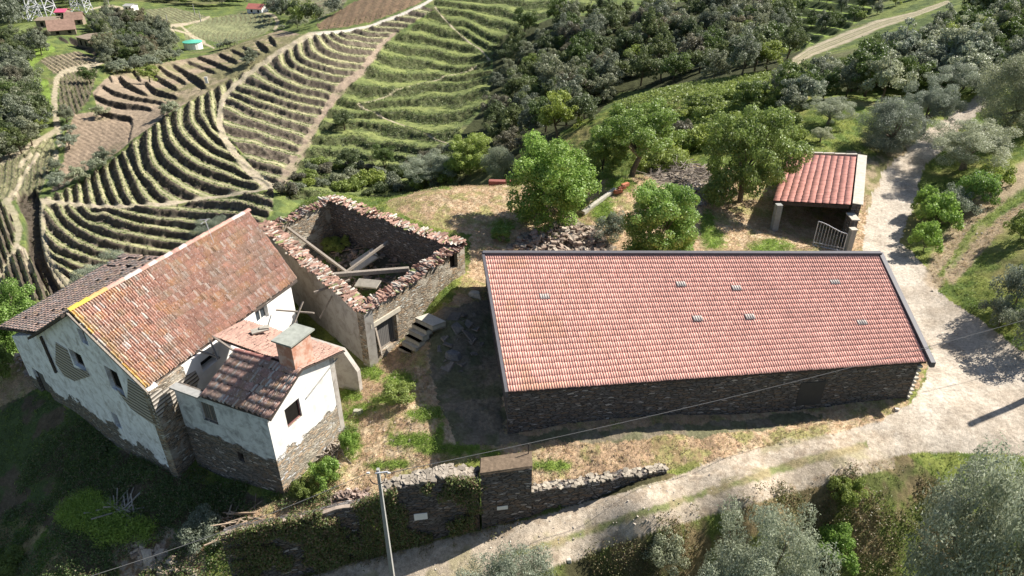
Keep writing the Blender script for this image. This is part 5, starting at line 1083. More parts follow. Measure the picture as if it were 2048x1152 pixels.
def trunk_mb(C, h, r0, forks, rg, name, lean=.15):
    m = MB(); lx, ly = rg.normal(0, lean, 2); fork = V3(lx * h * .4, ly * h * .4, h * .38)
    m.tube([(0, 0, -.6), (lx * h * .1, ly * h * .1, h * .15), tuple(fork)], [r0 * 1.3, r0, r0 * .8], 8)
    idx = rg.choice(len(C), forks, replace=False)
    for i in idx:
        c = C[i]; mid = fork * .45 + c * .55 + V3(*rg.normal(0, .12, 3)) * h * .15; m.tube([tuple(fork - V3(0, 0, .05)), tuple(mid), tuple(c)], [r0 * .55, r0 * .3, r0 * .08], 5)
    me = bpy.data.meshes.new(name); me.from_pydata(m.v, [], m.f); me.materials.append(MBARK); me.polygons.foreach_set('use_smooth', np.ones(len(m.f), bool)); return me
PROTO = {}
def proto(key, seed, n, nc, rx, rz, z0, rmin, rmax, size, asp, colf, h, r0, forks, split=True, lob=.25, low=-.55):
    rg = np.random.default_rng(seed); C, Rr = crown_pts(nc, rx, rx * .95, rz, z0, rg, rmin, rmax, low, lob); V, F, c = leaves(C, Rr, n, size, asp, colf, rg)
    cm = npmesh(key + '_crown', V, F, c); cm.materials.append(MLEAF); tm = trunk_mb(C, h, r0, forks, rg, key + '_trunk')
    if not split:
        Vt = np.array([v.co[:] for v in tm.vertices]); Ft = np.array([list(p.vertices) for p in tm.polygons if len(p.vertices) == 4]); me = npmesh(key, np.r_[V, Vt], np.r_[F, Ft + len(V)], np.r_[c, np.broadcast_to(V3(.14, .11, .085), (len(Vt), 3))]); me.materials.append(MLEAF); cm = me
    PROTO[key] = (cm, tm, rx * 2.15, z0 + rz * 1.05, split)
OL = mixcol((.17, .195, .13), (.38, .42, .31), (.50, .53, .42), .14); OLD = mixcol((.14, .165, .11), (.31, .345, .25), (.44, .47, .38), .10)
BR = mixcol((.13, .215, .045), (.27, .42, .095), (.38, .50, .17), .10); BRY = mixcol((.17, .25, .045), (.33, .46, .10), (.44, .52, .20), .10)
DK = mixcol((.075, .10, .042), (.165, .205, .085)); DG = mixcol((.12, .14, .09), (.26, .285, .20), (.36, .38, .30), .10); DB = mixcol((.115, .11, .072), (.23, .21, .145)); YG = mixcol((.17, .22, .05), (.31, .38, .10))
for i in range(3): proto('olive%d' % i, 10 + i, 52000, 120, 2.9, 2.2, 3.1, .3, .68, .055, .34, OL, 4.2, .22, 9, True, .3)
proto('darkolive', 14, 60000, 90, 2.9, 2.6, 2.9, .5, 1.0, .058, .36, OLD, 4.2, .25, 9, True, .1, -.9)
proto('broad0', 20, 34000, 110, 2.9, 2.8, 3.2, .4, .85, .085, .6, BR, 5.0, .18, 9, True, .25, -.9); proto('walnut', 21, 30000, 95, 3.6, 2.8, 4.4, .35, .8, .085, .6, BRY, 5.6, .24, 14, True, .35, -.35)
proto('broad1', 22, 38000, 120, 3.2, 3.0, 3.4, .35, .8, .08, .6, mixcol((.15, .205, .05), (.30, .39, .10), (.40, .47, .20), .10), 5.2, .2, 12, True, .3, -.9); proto('bush', 23, 50000, 150, 2.3, 2.7, 2.5, .3, .65, .07, .5, BR, 3, .12, 6, True, .15, -1.1)
proto('shrub0', 30, 6500, 34, 1.2, .8, .8, .18, .4, .06, .5, BR, 1, .04, 4, True, .3, -.4); proto('shrub1', 31, 6500, 34, 1.2, .8, .8, .18, .4, .055, .4, OLD, 1, .04, 4, True, .3, -.4); proto('shrub2', 32, 6500, 34, 1.2, .8, .8, .18, .4, .06, .5, YG, 1, .04, 4, True, .3, -.4)
for i, cf in enumerate((DK, DG, DG, DB, DK, YG, OL, mixcol((.07, .11, .03), (.15, .21, .06)))): proto('wood%d' % i, 40 + i, 6500, 52, 2.5, 2.5, 3.2, .35, .85, .125, .6, cf, 4.6, .16, 5, False, .35)
for i, cf in enumerate((DK, DG, YG, DB)): proto('scrub%d' % i, 60 + i, 2200, 20, 1.5, 1.0, .9, .3, .65, .12, .6, cf, 1.2, .06, 3, False, .3)
def put(key, base, sx, sz, name, label, cat, group=None, parts=True):
    cm, tm, w0, h0, split = PROTO[key]; rz = random.random() * 6.28
    if split and parts:
        o = empty(name, base, label, cat, group); o.rotation_euler = (0, 0, rz); o.scale = (sx, sx, sz)
        for n_, me in (('trunk', tm), ('crown', cm)): c = bpy.data.objects.new(n_, me); COL.objects.link(c); c.parent = o
    else:
        o = bpy.data.objects.new(name, cm); COL.objects.link(o); o.location = tuple(base); o.rotation_euler = (0, 0, rz); o.scale = (sx, sx, sz); tag(o, label, cat, group)
    return o
def tree_px(key, bx, by, ty, wpx, name, label, cat='tree', group=None, dmin=18, cx=None):
    b = hit(bx, by, dmin); dep = CF[1] * b[1] + CF[2] * (b[2] - H); cm, tm, w0, h0, s = PROTO[key]
    sx = wpx * dep / FPX / w0; zt = top_z(b, ty) ; sz = max(.3, (zt - b[2])) / h0 * .95
    sz = max(sz, sx * .55); return put(key, b - V3(0, 0, .1), sx, sz, name, label, cat, group)
T = tree_px
T('broad0', 1098, 442, 268, 168, 'leafy_tree', 'round bright green tree left of the forked tree, behind the barn', dmin=40)
T('walnut', 1262, 354, 190, 185, 'forked_tree', 'open-crowned green tree with a forked grey trunk in the middle of the grove', dmin=45)
T('broad1', 1206, 352, 262, 84, 'young_tree', 'slender young tree just left of the forked trunk', dmin=45)
T('broad1', 1480, 404, 200, 172, 'leafy_tree', 'large dusky green tree overhanging the left of the shed', dmin=40)
T('bush', 1312, 528, 348, 150, 'dense_bush', 'dense rounded green bush rising right behind the barn ridge', 'bush', dmin=40)
T('shrub1', 1222, 480, 425, 70, 'thorny_shrub', 'sparse brownish shrub between the rubble heap and the dense bush', 'shrub', dmin=40)
T('broad1', 940, 352, 262, 100, 'bushy_tree', 'yellow-green bushy tree at the yard edge left of the grove', dmin=45)
T('darkolive', 1000, 358, 290, 70, 'bushy_tree', 'small grey-green tree tucked against the round bright tree', dmin=45)
T('olive0', 865, 374, 326, 120, 'grey_bush', 'pale grey-green bush at the yard edge above the ruin', 'bush', dmin=50)
for x, y, t, w_, k, lab in ((1772, 303, 192, 122, 'darkolive', 'rounded grey olive tree casting its shadow on the bank behind the shed'), (1846, 268, 152, 112, 'olive1', 'olive tree on the left verge where the lane bends'), (1655, 250, 190, 92, 'olive2', 'small round olive bush in the meadow behind the shed'),
                            (1925, 340, 236, 170, 'olive0', 'wide airy olive tree leaning over the right side of the lane'), (2010, 262, 98, 150, 'darkolive', 'tall dark olive tree at the right edge above the lane'), (1905, 200, 122, 110, 'olive2', 'olive tree behind the lane bend, left of the tall dark one'),
                            (1640, 285, 250, 46, 'olive1', 'very small olive sapling in the grass behind the shed')):
    T(k, x, y, t, w_, 'olive_tree', lab, dmin=40)
for x, y, t, w_, k, lab in ((1500, 1250, 1040, 250, 'olive0', 'silvery olive tree below the lane at the bottom centre right'), (1935, 1285, 905, 320, 'olive1', 'largest silvery olive tree filling the bottom right corner'), (1012, 1285, 1140, 215, 'olive2', 'olive tree top poking up at the bottom edge, right of the power pole')):
    q = U(x, y, -3.4); b = V3(q[0], q[1], float(gz(q[0], q[1]))); dep = CF[1] * b[1] + CF[2] * (b[2] - H); w0, h0 = PROTO[k][2:4]; put(k, b, w_ * dep / FPX / w0, (top_z(b, t) - b[2]) / h0 * 1.0, 'olive_tree', lab, 'tree')
for x, y, t, w_, k, lab in ((1690, 1000, 955, 70, 'shrub2', 'yellow-green clump at the lane edge between the two big olives'), (1660, 1130, 1060, 90, 'shrub0', 'green bush low on the bank between the two big olives'), (1330, 1120, 1075, 90, 'shrub1', 'dark shrub on the bank left of the centre olive')):
    T(k, x, y, t, w_, 'shrub', lab, 'shrub', None, 18)
T('broad0', 38, 700, 566, 120, 'leafy_tree', 'bright green tree beyond the low wing of the farmhouse', dmin=38)
T('olive1', 246, 604, 512, 150, 'olive_tree', 'grey olive tree rising behind the farmhouse ridge, lower one', dmin=44)
T('olive2', 440, 505, 432, 80, 'olive_tree', 'small grey olive crown showing behind the upper end of the farmhouse ridge', dmin=50)
T('shrub2', 8, 760, 690, 60, 'leafy_shrub', 'yellow-green shrub at the left edge beside the wing wall', 'shrub', dmin=34)
G = 'shrubs between the lane and the upper path'
for x, y, t, w_, k, lab in ((1845, 505, 442, 62, 'shrub0', 'lowest light green shrub at the fork of lane and path'), (1872, 458, 385, 80, 'shrub0', 'green shrub second up from the fork beside the lane'), (1905, 432, 372, 74, 'shrub1', 'darker shrub in the middle of the row by the lane'), (1945, 408, 338, 80, 'shrub0', 'bushy shrub beneath the wide airy olive tree'), (1982, 380, 322, 66, 'shrub2', 'uppermost yellow-green shrub by the upper path'), (1850, 428, 372, 56, 'shrub0', 'shrub casting dappled shade on the lane opposite the shed')):
    T(k, x, y, t, w_, 'shrub', lab, 'shrub', G, 30)
for x, y, t, w_, k, lab in ((2030, 610, 520, 100, 'shrub1', 'dark shrub on the bank at the right edge, upper'), (2052, 700, 610, 100, 'shrub1', 'dark shrub on the bank at the right edge, lower'), (1995, 655, 590, 70, 'shrub1', 'dark shrub at the foot of the right bank by the lane'), (2040, 480, 420, 60, 'shrub2', 'light shrub beside the second path at the right edge'),
                            (655, 965, 918, 60, 'shrub0', 'green shrub against the front corner of the annexe'), (700, 905, 858, 40, 'shrub0', 'green shrub by the right corner of the annexe'), (612, 990, 955, 50, 'shrub2', 'low shrub at the foot of the annexe corner'),
                            (410, 1075, 1030, 90, 'shrub1', 'scrubby bush at the left end of the bank wall'), (20, 1150, 1110, 80, 'shrub2', 'sunlit green shrub in the bottom left corner'), (735, 700, 660, 34, 'shrub0', 'small plant in the alley beside the party wall'), (675, 500, 470, 56, 'shrub2', 'weeds growing on the floor of the ruin'), (800, 800, 765, 70, 'shrub2', 'bright green weeds in the open yard'),
                            (1290, 345, 300, 70, 'shrub2', 'yellow shrub behind the forked tree'), (1340, 340, 290, 80, 'shrub2', 'yellow and rust shrub behind the brush pile'), (1135, 385, 340, 60, 'shrub0', 'low green shrub below the round bright tree'), (1000, 478, 450, 50, 'shrub0', 'low weeds left of the rubble heap')):
    T(k, x, y, t, w_, 'shrub', lab, 'shrub', None, 22)

def in_region(poly, n, gap, rg, dmin, tries=60):
    xs = [p[0] for p in poly]; ys = [p[1] for p in poly]; out = []
    for _ in range(n * tries):
        x = rg.uniform(min(xs), max(xs)); y = rg.uniform(min(ys), max(ys))
        if not inpoly(np.array([x]), np.array([y]), poly)[0]: continue
        g_ = gap * (.55 + .9 * (y / 300))
        if any((x - a) ** 2 + ((y - b) * 1.5) ** 2 < g_ * g_ for a, b in out): continue
        out.append((x, y))
        if len(out) >= n: break
    return out
rgw = np.random.default_rng(77)
def wood_mass(polys, name, lab):
    rg = np.random.default_rng(9); VV = []; FF = []; CC = []; o = 0
    for poly, n, gap, dmin, s0, s1 in polys:
        for x, y in in_region(poly, n, gap, rg, dmin):
            b = hit(x, y, dmin); s = s0 + (s1 - s0) * rg.random(); C, Rr = crown_pts(26, 2.5, 2.4, 2.5, 3.0, rg, .5, 1.0); V, F, c = leaves(C * s + b, Rr * s, 1500, .2 * s, .6, (DK, DG, DG, DB, YG)[rg.choice(5, p=(.3, .3, .15, .15, .1))], rg)
            VV.append(V); FF.append(F + o); CC.append(c); o += len(V)
    ob = mobj(name, npmesh(name, np.concatenate(VV), np.concatenate(FF), np.concatenate(CC)), MLEAF); tag(ob, lab, 'wood', kind='stuff')
def wood(poly, n, gap, keys, wts, smin, smax, dmin, name, lab, cat, group, seed):
    rg = np.random.default_rng(seed)
    for x, y in in_region(poly, n, gap, rg, dmin):
        b = hit(x, y, dmin); s = smin + (smax - smin) * rg.random(); k = keys[rg.choice(len(keys), p=np.array(wts) / sum(wts))]
        put(k, b - V3(0, 0, .3), s, s * (.8 + .4 * rg.random()), name, lab, cat, group, False)
WK = ['wood0', 'wood1', 'wood2', 'wood3', 'wood4', 'wood5', 'wood7']
wood([(1000,85),(1100,48),(1300,30),(1420,0),(1540,0),(1575,75),(1600,95),(1540,150),(1400,165),(1240,185),(1180,240),(1060,325),(990,330),(970,280),(985,205),(990,150)], 185, 15, WK, [5, 4, 4, 1.6, 4, 1.2, 2.2], .75, 1.35, 108, 'woodland_tree', 'tree of the dark mixed wood filling the gully above the grove', 'tree', 'trees of the gully wood', 1)
wood([(-10,165),(30,150),(55,165),(75,210),(92,262),(60,300),(0,330),(-10,330)], 60, 14, WK, [5, 3, 3, 1, 5, .5, 1], .95, 1.5, 100, 'woodland_tree', 'dark tree of the wood at the left edge below the ruined hamlet', 'tree', 'trees of the left edge wood', 2)
wood([(20,90),(50,80),(75,88),(100,104),(72,118),(60,130),(30,160),(-10,150),(-10,100)], 30, 11, WK, [5, 3, 3, 1, 5, .5, 1], .7, 1.15, 150, 'woodland_tree', 'dark tree in the stand left of the ruined hamlet', 'tree', 'trees left of the hamlet', 3)
wood([(182,50),(260,40),(340,70),(350,108),(300,126),(212,126),(200,100)], 95, 9, WK, [2, 5, 4, 3, 2, 1, 2], .75, 1.2, 180, 'woodland_tree', 'scrubby tree of the copse between the hamlet and the green tank', 'tree', 'trees of the middle copse', 4)
wood_mass([([(-10,-10),(70,-10),(60,30),(40,50),(-10,72)], 26, 12, 250, 1.8, 3.0), ([(100,-10),(330,-12),(500,-12),(500,18),(430,20),(330,8),(260,4),(190,14),(130,30)], 60, 10, 250, 1.6, 2.4), ([(530,-10),(600,-10),(560,20),(600,50),(640,52),(690,12),(680,0),(700,-8),(640,60),(590,60),(545,30)], 22, 10, 180, 1.2, 1.8)], 'far_wood', 'distant mixed woods along the top left of the valley')
wood([(1500,212),(1600,190),(1700,146),(1800,108),(1900,62),(2060,20),(2060,150),(1960,140),(1940,165),(1850,165),(1740,185),(1640,205),(1560,235),(1490,235)], 95, 18, ['wood6', 'wood7', 'wood5', 'wood0', 'wood1', 'wood2', 'wood3'], [4.5, 4, 3, 1, 2, 2, .6], .42, .78, 70, 'hillside_tree', 'tree or tall bush on the right hillside below the striped track', 'tree', 'trees of the right hillside', 8)
wood([(1930,25),(2060,-10),(2060,40),(1960,60)], 14, 20, ['wood6', 'wood0', 'wood1'], [1, 2, 2], .8, 1.3, 70, 'hillside_tree', 'tall tree at the top right corner above the track', 'tree', 'trees at the top right corner', 18)
wood([(1690,62),(1770,30),(1850,-2),(1560,-10),(1575,60),(1590,84),(1640,72)], 30, 18, ['wood0', 'wood1', 'wood5', 'wood7'], [3, 2, 2, 2], .35, .7, 110, 'terrace_bush', 'bush scattered over the green terraces above the striped track', 'bush', 'bushes on the upper green terraces', 9)
wood([(1690,180),(1740,165),(1880,130),(1960,150),(1930,190),(1850,185),(1800,200),(1740,215),(1700,215)], 16, 26, ['wood6', 'wood6', 'wood1', 'wood7'], [3, 2, 1, 1], .8, 1.1, 60, 'olive_tree', 'grey olive of the group spreading left of the lane bend', 'tree', 'olives left of the lane bend', 10)
wood([(1330,330),(1380,215),(1440,200),(1560,200),(1600,235),(1600,290),(1560,310),(1430,300)], 26, 26, ['scrub0', 'scrub2', 'scrub2', 'scrub1', 'scrub3'], [1, 3, 3, 1.5, 1], .7, 1.3, 56, 'meadow_shrub', 'low shrub in the rough slope behind the large dusky tree', 'shrub', 'shrubs behind the grove', 11)
wood([(570,395),(600,350),(640,330),(800,330),(910,300),(925,350),(900,372),(780,392),(700,385),(620,380)], 60, 14, ['scrub0', 'scrub1', 'scrub2', 'scrub3', 'wood7'], [3, 3, 3, 1, .4], .7, 1.25, 62, 'slope_shrub', 'shrub of the overgrown slope just beyond the ruin', 'shrub', 'shrubs beyond the ruin', 12)
OLS = [(222,136),(236,140),(254,138),(270,134),(286,128),(300,124),(324,118),(336,114),(352,112),(214,128),(228,133),(243,131),(262,131),(278,126),(292,120),(305,116),(318,112),(330,106),(345,108),(360,104),(312,128),(135,238),(142,262),(140,292),(112,338),(118,362),(160,360),(212,322),(195,338),(205,228),(335,228),(345,222),(440,92),(455,88),(470,84),(610,44),(595,48),(580,46),(565,52),(505,118),(498,124),(120,372),(250,100)]
for i, (x, y) in enumerate(OLS):
    b = hit(x, y + 8, 100); s = .5 + .3 * random.random(); put('wood6' if i % 3 else 'wood1', b, s, s * .8, 'olive_tree', 'small far olive tree standing along the edges of the valley terraces', 'tree', 'olives along the valley terraces', False)
for x, y, k, lab in ((690, 262, 'wood0', 'dark round shrub casting a shadow at the left end of the green terraces'), (697, 345, 'wood0', 'dark green bush low on the green terraces'), (70, 272, 'wood5', 'yellow flowering broom beside the left wood'), (182, 168, 'wood7', 'light green bush on the bare terraced slope'), (300, 165, 'wood5', 'lone bush between the bare terraces')):
    b = hit(x, y, 95); put(k, b, 1.0, .8, 'bush', lab, 'bush', None, False)

# vines, terrace scrub and grasses: growth nobody could count
def tufts(name, X, Y, Z, rg, per, rad, size, asp, colf, lab, cat, up=.3, h=.5, mat=None):
    n = len(X); C = np.stack([X, Y, Z + h * rad], -1); V, F, c = leaves(C, np.full(n, rad), n * per, size, asp, colf, rg, .3, up)
    o = mobj(name, npmesh(name, V, F, c), mat or MLEAF); tag(o, lab, cat, kind='stuff'); return o
rg = np.random.default_rng(5)
px_, py_ = PJ(GX, GY, GZ); vis = (px_ > -60) & (px_ < 2110) & (py_ > -40) & (py_ < 1180)
def samp(mask, n, jit=.1):
    w_ = (mask * vis * np.gradient(DS)[:, None] * G_d).ravel().astype(float); w_[w_ < 0] = 0
    if w_.sum() == 0: return np.zeros(0), np.zeros(0), np.zeros(0)
    k = rg.choice(len(w_), n, p=w_ / w_.sum()); x = GX.ravel()[k] + rg.normal(0, jit, n); y = GY.ravel()[k] + rg.normal(0, jit, n); return x, y, gz(x, y)
d_ = np.hypot(GX, GY)
X, Y, Z = samp((VINE > .35) * (d_ < 260), 16000, .04); tufts('vine_rows', X, Y, Z, rg, 4, .16, .08, .7, mixcol((.06, .09, .03), (.15, .20, .06)), 'rows of young vines along the terrace edges', 'vines')
dterr = inpoly(px_, py_, POLD) | inpoly(px_, py_, POLE)
X, Y, Z = samp((BANK > .4) * dterr * (d_ > 84), 7500, .4); tufts('terrace_scrub', X, Y, Z, rg, 8, .42, .13, .6, mixcol((.07, .10, .035), (.17, .22, .08), (.26, .28, .18), .10), 'tangled scrub covering the banks of the green terraces', 'scrub')
X, Y, Z = samp((BANK > .4) * ~dterr * (d_ > 84) * (d_ < 240), 5000, .3); tufts('bank_scrub', X, Y, Z, rg, 4, .25, .10, .6, mixcol((.05, .05, .03), (.12, .105, .07)), 'dry scrub on the vineyard banks', 'scrub')
def grass(name, mask, n, size, colf, lab, hh=.1, per=3):
    X, Y, Z = samp(mask, n, .05); tufts(name, X, Y, Z, rg, per, hh, size, .22, colf, lab, 'grass', -.1, .5)
alb = ALB; grn = (alb[..., 1] > alb[..., 0] * 1.05) & (d_ < 84) & ~ROAD; dryg = (alb[..., 0] > .3) & (d_ < 66) & ~ROAD & (alb[..., 0] > alb[..., 2] * 1.6)
fp = np.zeros(GX.shape, bool)
for q in ([WA[:2], WB[:2], G1[:2], G0[:2]], [HA[:2], Wc[:2], Re2[:2], FU(15.2, 0)[:2]], [C0[:2], Cr[:2], Wc[:2], HA[:2], Cl[:2]]): fp |= inpoly(GX, GY, [tuple(p) for p in q])
grass('green_grass', grn * ~fp, 90000, .07, mixcol((.10, .15, .03), (.26, .33, .08)), 'rough green grass and weeds round the buildings', .14)
grass('dry_grass', dryg * ~fp, 70000, .055, mixcol((.42, .29, .18), (.62, .48, .33), (.3, .35, .11), .16), 'dry straw-coloured grass of the yard', .10)
ivm = (np.abs(GY - np.interp(GX, _wx, _wy) - .1) < .28) & (GX < W[5][0]) & (GX > -16)
X, Y, Z = samp(ivm, 4200, .1); zt = np.interp(X, [p[0] for p in W][::-1], [p[3] for p in W][::-1]); zb = np.interp(X, [p[0] for p in W][::-1], [p[2] for p in W][::-1]); k = rg.random(len(X)) ** 1.2; Yw = np.interp(X, _wx, _wy) - .12
keep = (fbm(X * .9, k * 2.2, 5, 3) > .47) & (k > .02); tufts('ivy', X[keep], Yw[keep], (zb + (zt - zb) * k)[keep], rg, 24, .22, .045, .7, mixcol((.08, .11, .035), (.22, .26, .09), (.30, .21, .13), .30), 'ivy and brambles hanging over the lane wall', 'ivy')

bm = (d_ < 34) & ~ROAD & (GY < np.interp(GX, _wx, _wy) - .2) & (px_ > 560)
X, Y, Z = samp(bm, 3000, .2); kk = fbm(X * .6, Y * .6, 19) > .48; tufts('brambles', X[kk], Y[kk], Z[kk], rg, 16, .30, .045, .6, mixcol((.08, .09, .035), (.20, .20, .08), (.30, .22, .13), .3), 'brambles and rough weeds on the bank below the lane', 'brambles')
bm = (d_ < 42) & (GX < -9) & (py_ > 850) & (GY > np.interp(GX, _wx, _wy)) & (px_ > -60) & ~fp
X, Y, Z = samp(bm, 6000, .2); kk = vn(X * .7, Y * .7, 23) > .35; tufts('ground_ivy', X[kk], Y[kk], Z[kk], rg, 14, .26, .045, .6, mixcol((.07, .105, .035), (.17, .24, .08), (.26, .20, .12), .2), 'dark ivy and weeds covering the shaded slope below the farmhouse', 'ivy')
def patch(name, poly, n, rad, size, asp, colf, lab, cat, per=10, dm=(15, 70), dens=0.0, sd=3):
    mk = inpoly(px_, py_, poly) & (d_ > dm[0]) & (d_ < dm[1]) & ~ROAD & ~fp; X, Y, Z = samp(mk, n, .1)
    kk = vn(X * 1.1, Y * 1.1, sd) > dens; tufts(name, X[kk], Y[kk], Z[kk], rg, per, rad, size, asp, colf, lab, cat, -.1, .7)
patch('tall_grass', [(115,1030),(150,1003),(185,992),(215,1012),(262,1040),(305,1052),(310,1085),(250,1088),(215,1095),(170,1062),(135,1050)], 900, .42, .09, .16, mixcol((.14, .24, .04), (.34, .46, .10)), 'bright sunlit tall grass and bracken at the foot of the farmhouse slope', 'grass', 22)
for k, (pl, n) in enumerate([([(x - rx, y), (x, y - ry), (x + rx, y), (x, y + ry)], int(rx * ry * .16) + 20) for x, y, rx, ry in GREENS]): pass
gm = np.zeros(GX.shape, bool)
for x, y, rx, ry in GREENS: gm |= np.hypot((px_ - x) / rx, (py_ - y) / ry) < .95
X, Y, Z = samp(gm & (d_ < 66) & ~ROAD & ~fp, 2600, .1); tufts('weeds', X, Y, Z, rg, 12, .20, .05, .25, mixcol((.12, .21, .035), (.30, .42, .08), (.4, .38, .18), .1), 'clumps of bright green weeds standing in the dry yard', 'weeds', -.1, .6)
vm = inpoly(px_, py_, [(1230,200),(1300,180),(1400,165),(1500,150),(1560,140),(1575,165),(1500,200),(1440,220),(1400,270),(1330,300),(1220,300)]) & (d_ > 62) & (d_ < 125) & (np.sin(px_ * .75 + py_ * .5) > .2)
X, Y, Z = samp(vm, 4200, .1); tufts('young_vines', X, Y, Z, rg, 6, .35, .14, .6, mixcol((.10, .14, .04), (.25, .32, .10)), 'rows of young vines on the pale green slope behind the grove', 'vines')
# ---------------------------------------------------------------- heaps of stone and brush
def heap(name, poly, n, smin, smax, hgt, lab, cat, c0, c1, seed, sticks=0, flat=.35):
    rg = np.random.default_rng(seed); m = MB(); cx = np.mean([p[0] for p in poly]); cy = np.mean([p[1] for p in poly]); xs = [p[0] for p in poly]; ys = [p[1] for p in poly]; k = 0
    ctr = hit(cx, cy, 20)
    while k < n:
        x = rg.uniform(min(xs), max(xs)); y = rg.uniform(min(ys), max(ys))
        if not inpoly(np.array([x]), np.array([y]), poly)[0]: continue
        k += 1; b = hit(x, y, 20); e = 1 - min(1, math.hypot((x - cx) / (max(xs) - min(xs)) * 2, (y - cy) / (max(ys) - min(ys)) * 2)); z = b[2] + rg.random() * hgt * e
        s = smin + (smax - smin) * rg.random() ** 2; t = rg.random(); c = tuple((V3(*c0) * (1 - t) + V3(*c1) * t) * (.7 + .5 * rg.random()))
        if sticks and rg.random() < sticks:
            a = rg.random() * 6.28; L = .5 + rg.random() * 1.1; m.beam((b[0], b[1], z + .1), (b[0] + math.cos(a) * L, b[1] + math.sin(a) * L, z + .1 + rg.normal(0, .18)), .04 + .03 * rg.random(), c=c); continue
        q = [V3(math.cos(a) * s * rg.uniform(.6, 1.1), math.sin(a) * s * rg.uniform(.5, .9), rg.normal(0, s * .18)) for a in (0.4, 2., 3.5, 5.1)]; rz = rg.random() * 6.28; tl = rg.normal(0, .35)
        R_ = lambda p: V3(p[0] * math.cos(rz) - p[1] * math.sin(rz), p[0] * math.sin(rz) + p[1] * math.cos(rz), p[2] + p[0] * tl); h_ = s * flat * (.6 + rg.random())
        m.hexa([R_(p) + V3(b[0], b[1], z - h_ / 2) for p in q], [R_(p * .85) + V3(b[0], b[1], z + h_ / 2) for p in q], c)
    return tag(m.build(name, MROCK, None, Vector(ctr)), lab, cat, kind='stuff' if name == 'loose_stones' else None)
heap('rubble_heap', [(1012,500),(1040,478),(1100,458),(1135,440),(1165,452),(1205,470),(1212,505),(1150,512)], 420, .14, .5, .8, 'big heap of grey schist rubble and broken tiles behind the barn', 'rubble', (.42, .36, .29), (.30, .22, .17), 1)
heap('rubble_heap', [(640,520),(700,488),(770,486),(830,530),(760,585),(690,600),(640,560)], 220, .1, .4, .7, 'fallen stones, tiles and rotten boards heaped on the floor of the ruin', 'rubble', (.24, .20, .16), (.34, .24, .18), 15, .18)
heap('brush_pile', [(1285,350),(1320,325),(1370,325),(1425,345),(1420,372),(1340,365)], 260, .1, .3, .9, 'dark pile of cut branches beside the forked tree', 'brush pile', (.16, .13, .11), (.30, .26, .22), 2, .85)
heap('rubble_heap', [(1340,375),(1400,360),(1440,375),(1430,410),(1370,415)], 130, .1, .3, .3, 'shaded scatter of stones under the large dusky tree', 'rubble', (.30, .27, .25), (.45, .42, .4), 3)
heap('rubble_heap', [(655,1000),(690,983),(738,982),(742,1004),(660,1020)], 170, .08, .24, .35, 'small heap of brown roof slates above the bank wall', 'rubble', (.27, .19, .15), (.38, .30, .26), 4)
heap('rock_outcrop', [(225,1085),(290,1075),(330,1100),(400,1150),(300,1150)], 90, .15, .5, .2, 'pale broken rock outcrop in the sun at the bottom left', 'rocks', (.48, .41, .32), (.36, .27, .2), 5)
heap('rock_outcrop', [(885,640),(950,625),(965,690),(935,760),(890,735),(872,690)], 26, .2, .75, .08, 'shaded rock slabs on the bank under the barn gable', 'rocks', (.26, .22, .18), (.18, .155, .13), 6, 0, .16)
heap('rubble_heap', [(640,905),(680,880),(688,915),(660,930)], 40, .08, .2, .3, 'dead twigs piled against the annexe wall', 'twigs', (.38, .33, .27), (.25, .2, .16), 7, .9)
heap('twig_pile', [(205,1020),(275,1010),(280,1040),(215,1045)], 40, .08, .2, .4, 'bare grey twigs over the bright bush at the left', 'twigs', (.42, .38, .32), (.3, .27, .22), 8, 1.0)
heap('twig_pile', [(420,1060),(480,1030),(520,1030),(470,1075)], 50, .08, .2, .4, 'dead bramble stems at the left end of the bank wall', 'twigs', (.40, .32, .24), (.28, .2, .14), 9, 1.0)
heap('rubble_heap', [(70,760),(40,700),(10,715),(40,745)], 60, .12, .35, .3, 'tumbled stones beside the farmhouse wing', 'rubble', (.42, .33, .26), (.33, .24, .19), 10)
heap('loose_stones', [(1850,560),(1900,500),(1960,430),(1980,450),(1920,530),(1870,600)], 50, .04, .14, .05, 'scattered pale stones along the upper path', 'stones', (.5, .44, .36), (.4, .33, .26), 11)
heap('loose_stones', [(700,1125),(1000,1075),(1330,960),(1500,935),(1500,975),(1300,1050),(1000,1130),(750,1152)], 130, .03, .11, .02, 'small stones scattered over the rutted lane', 'stones', (.55, .49, .42), (.42, .36, .3), 12)
heap('loose_stones', [(760,720),(860,700),(870,880),(760,900),(700,850)], 60, .04, .16, .05, 'small stones lying in the yard between annexe and barn', 'stones', (.48, .42, .34), (.36, .28, .22), 13)
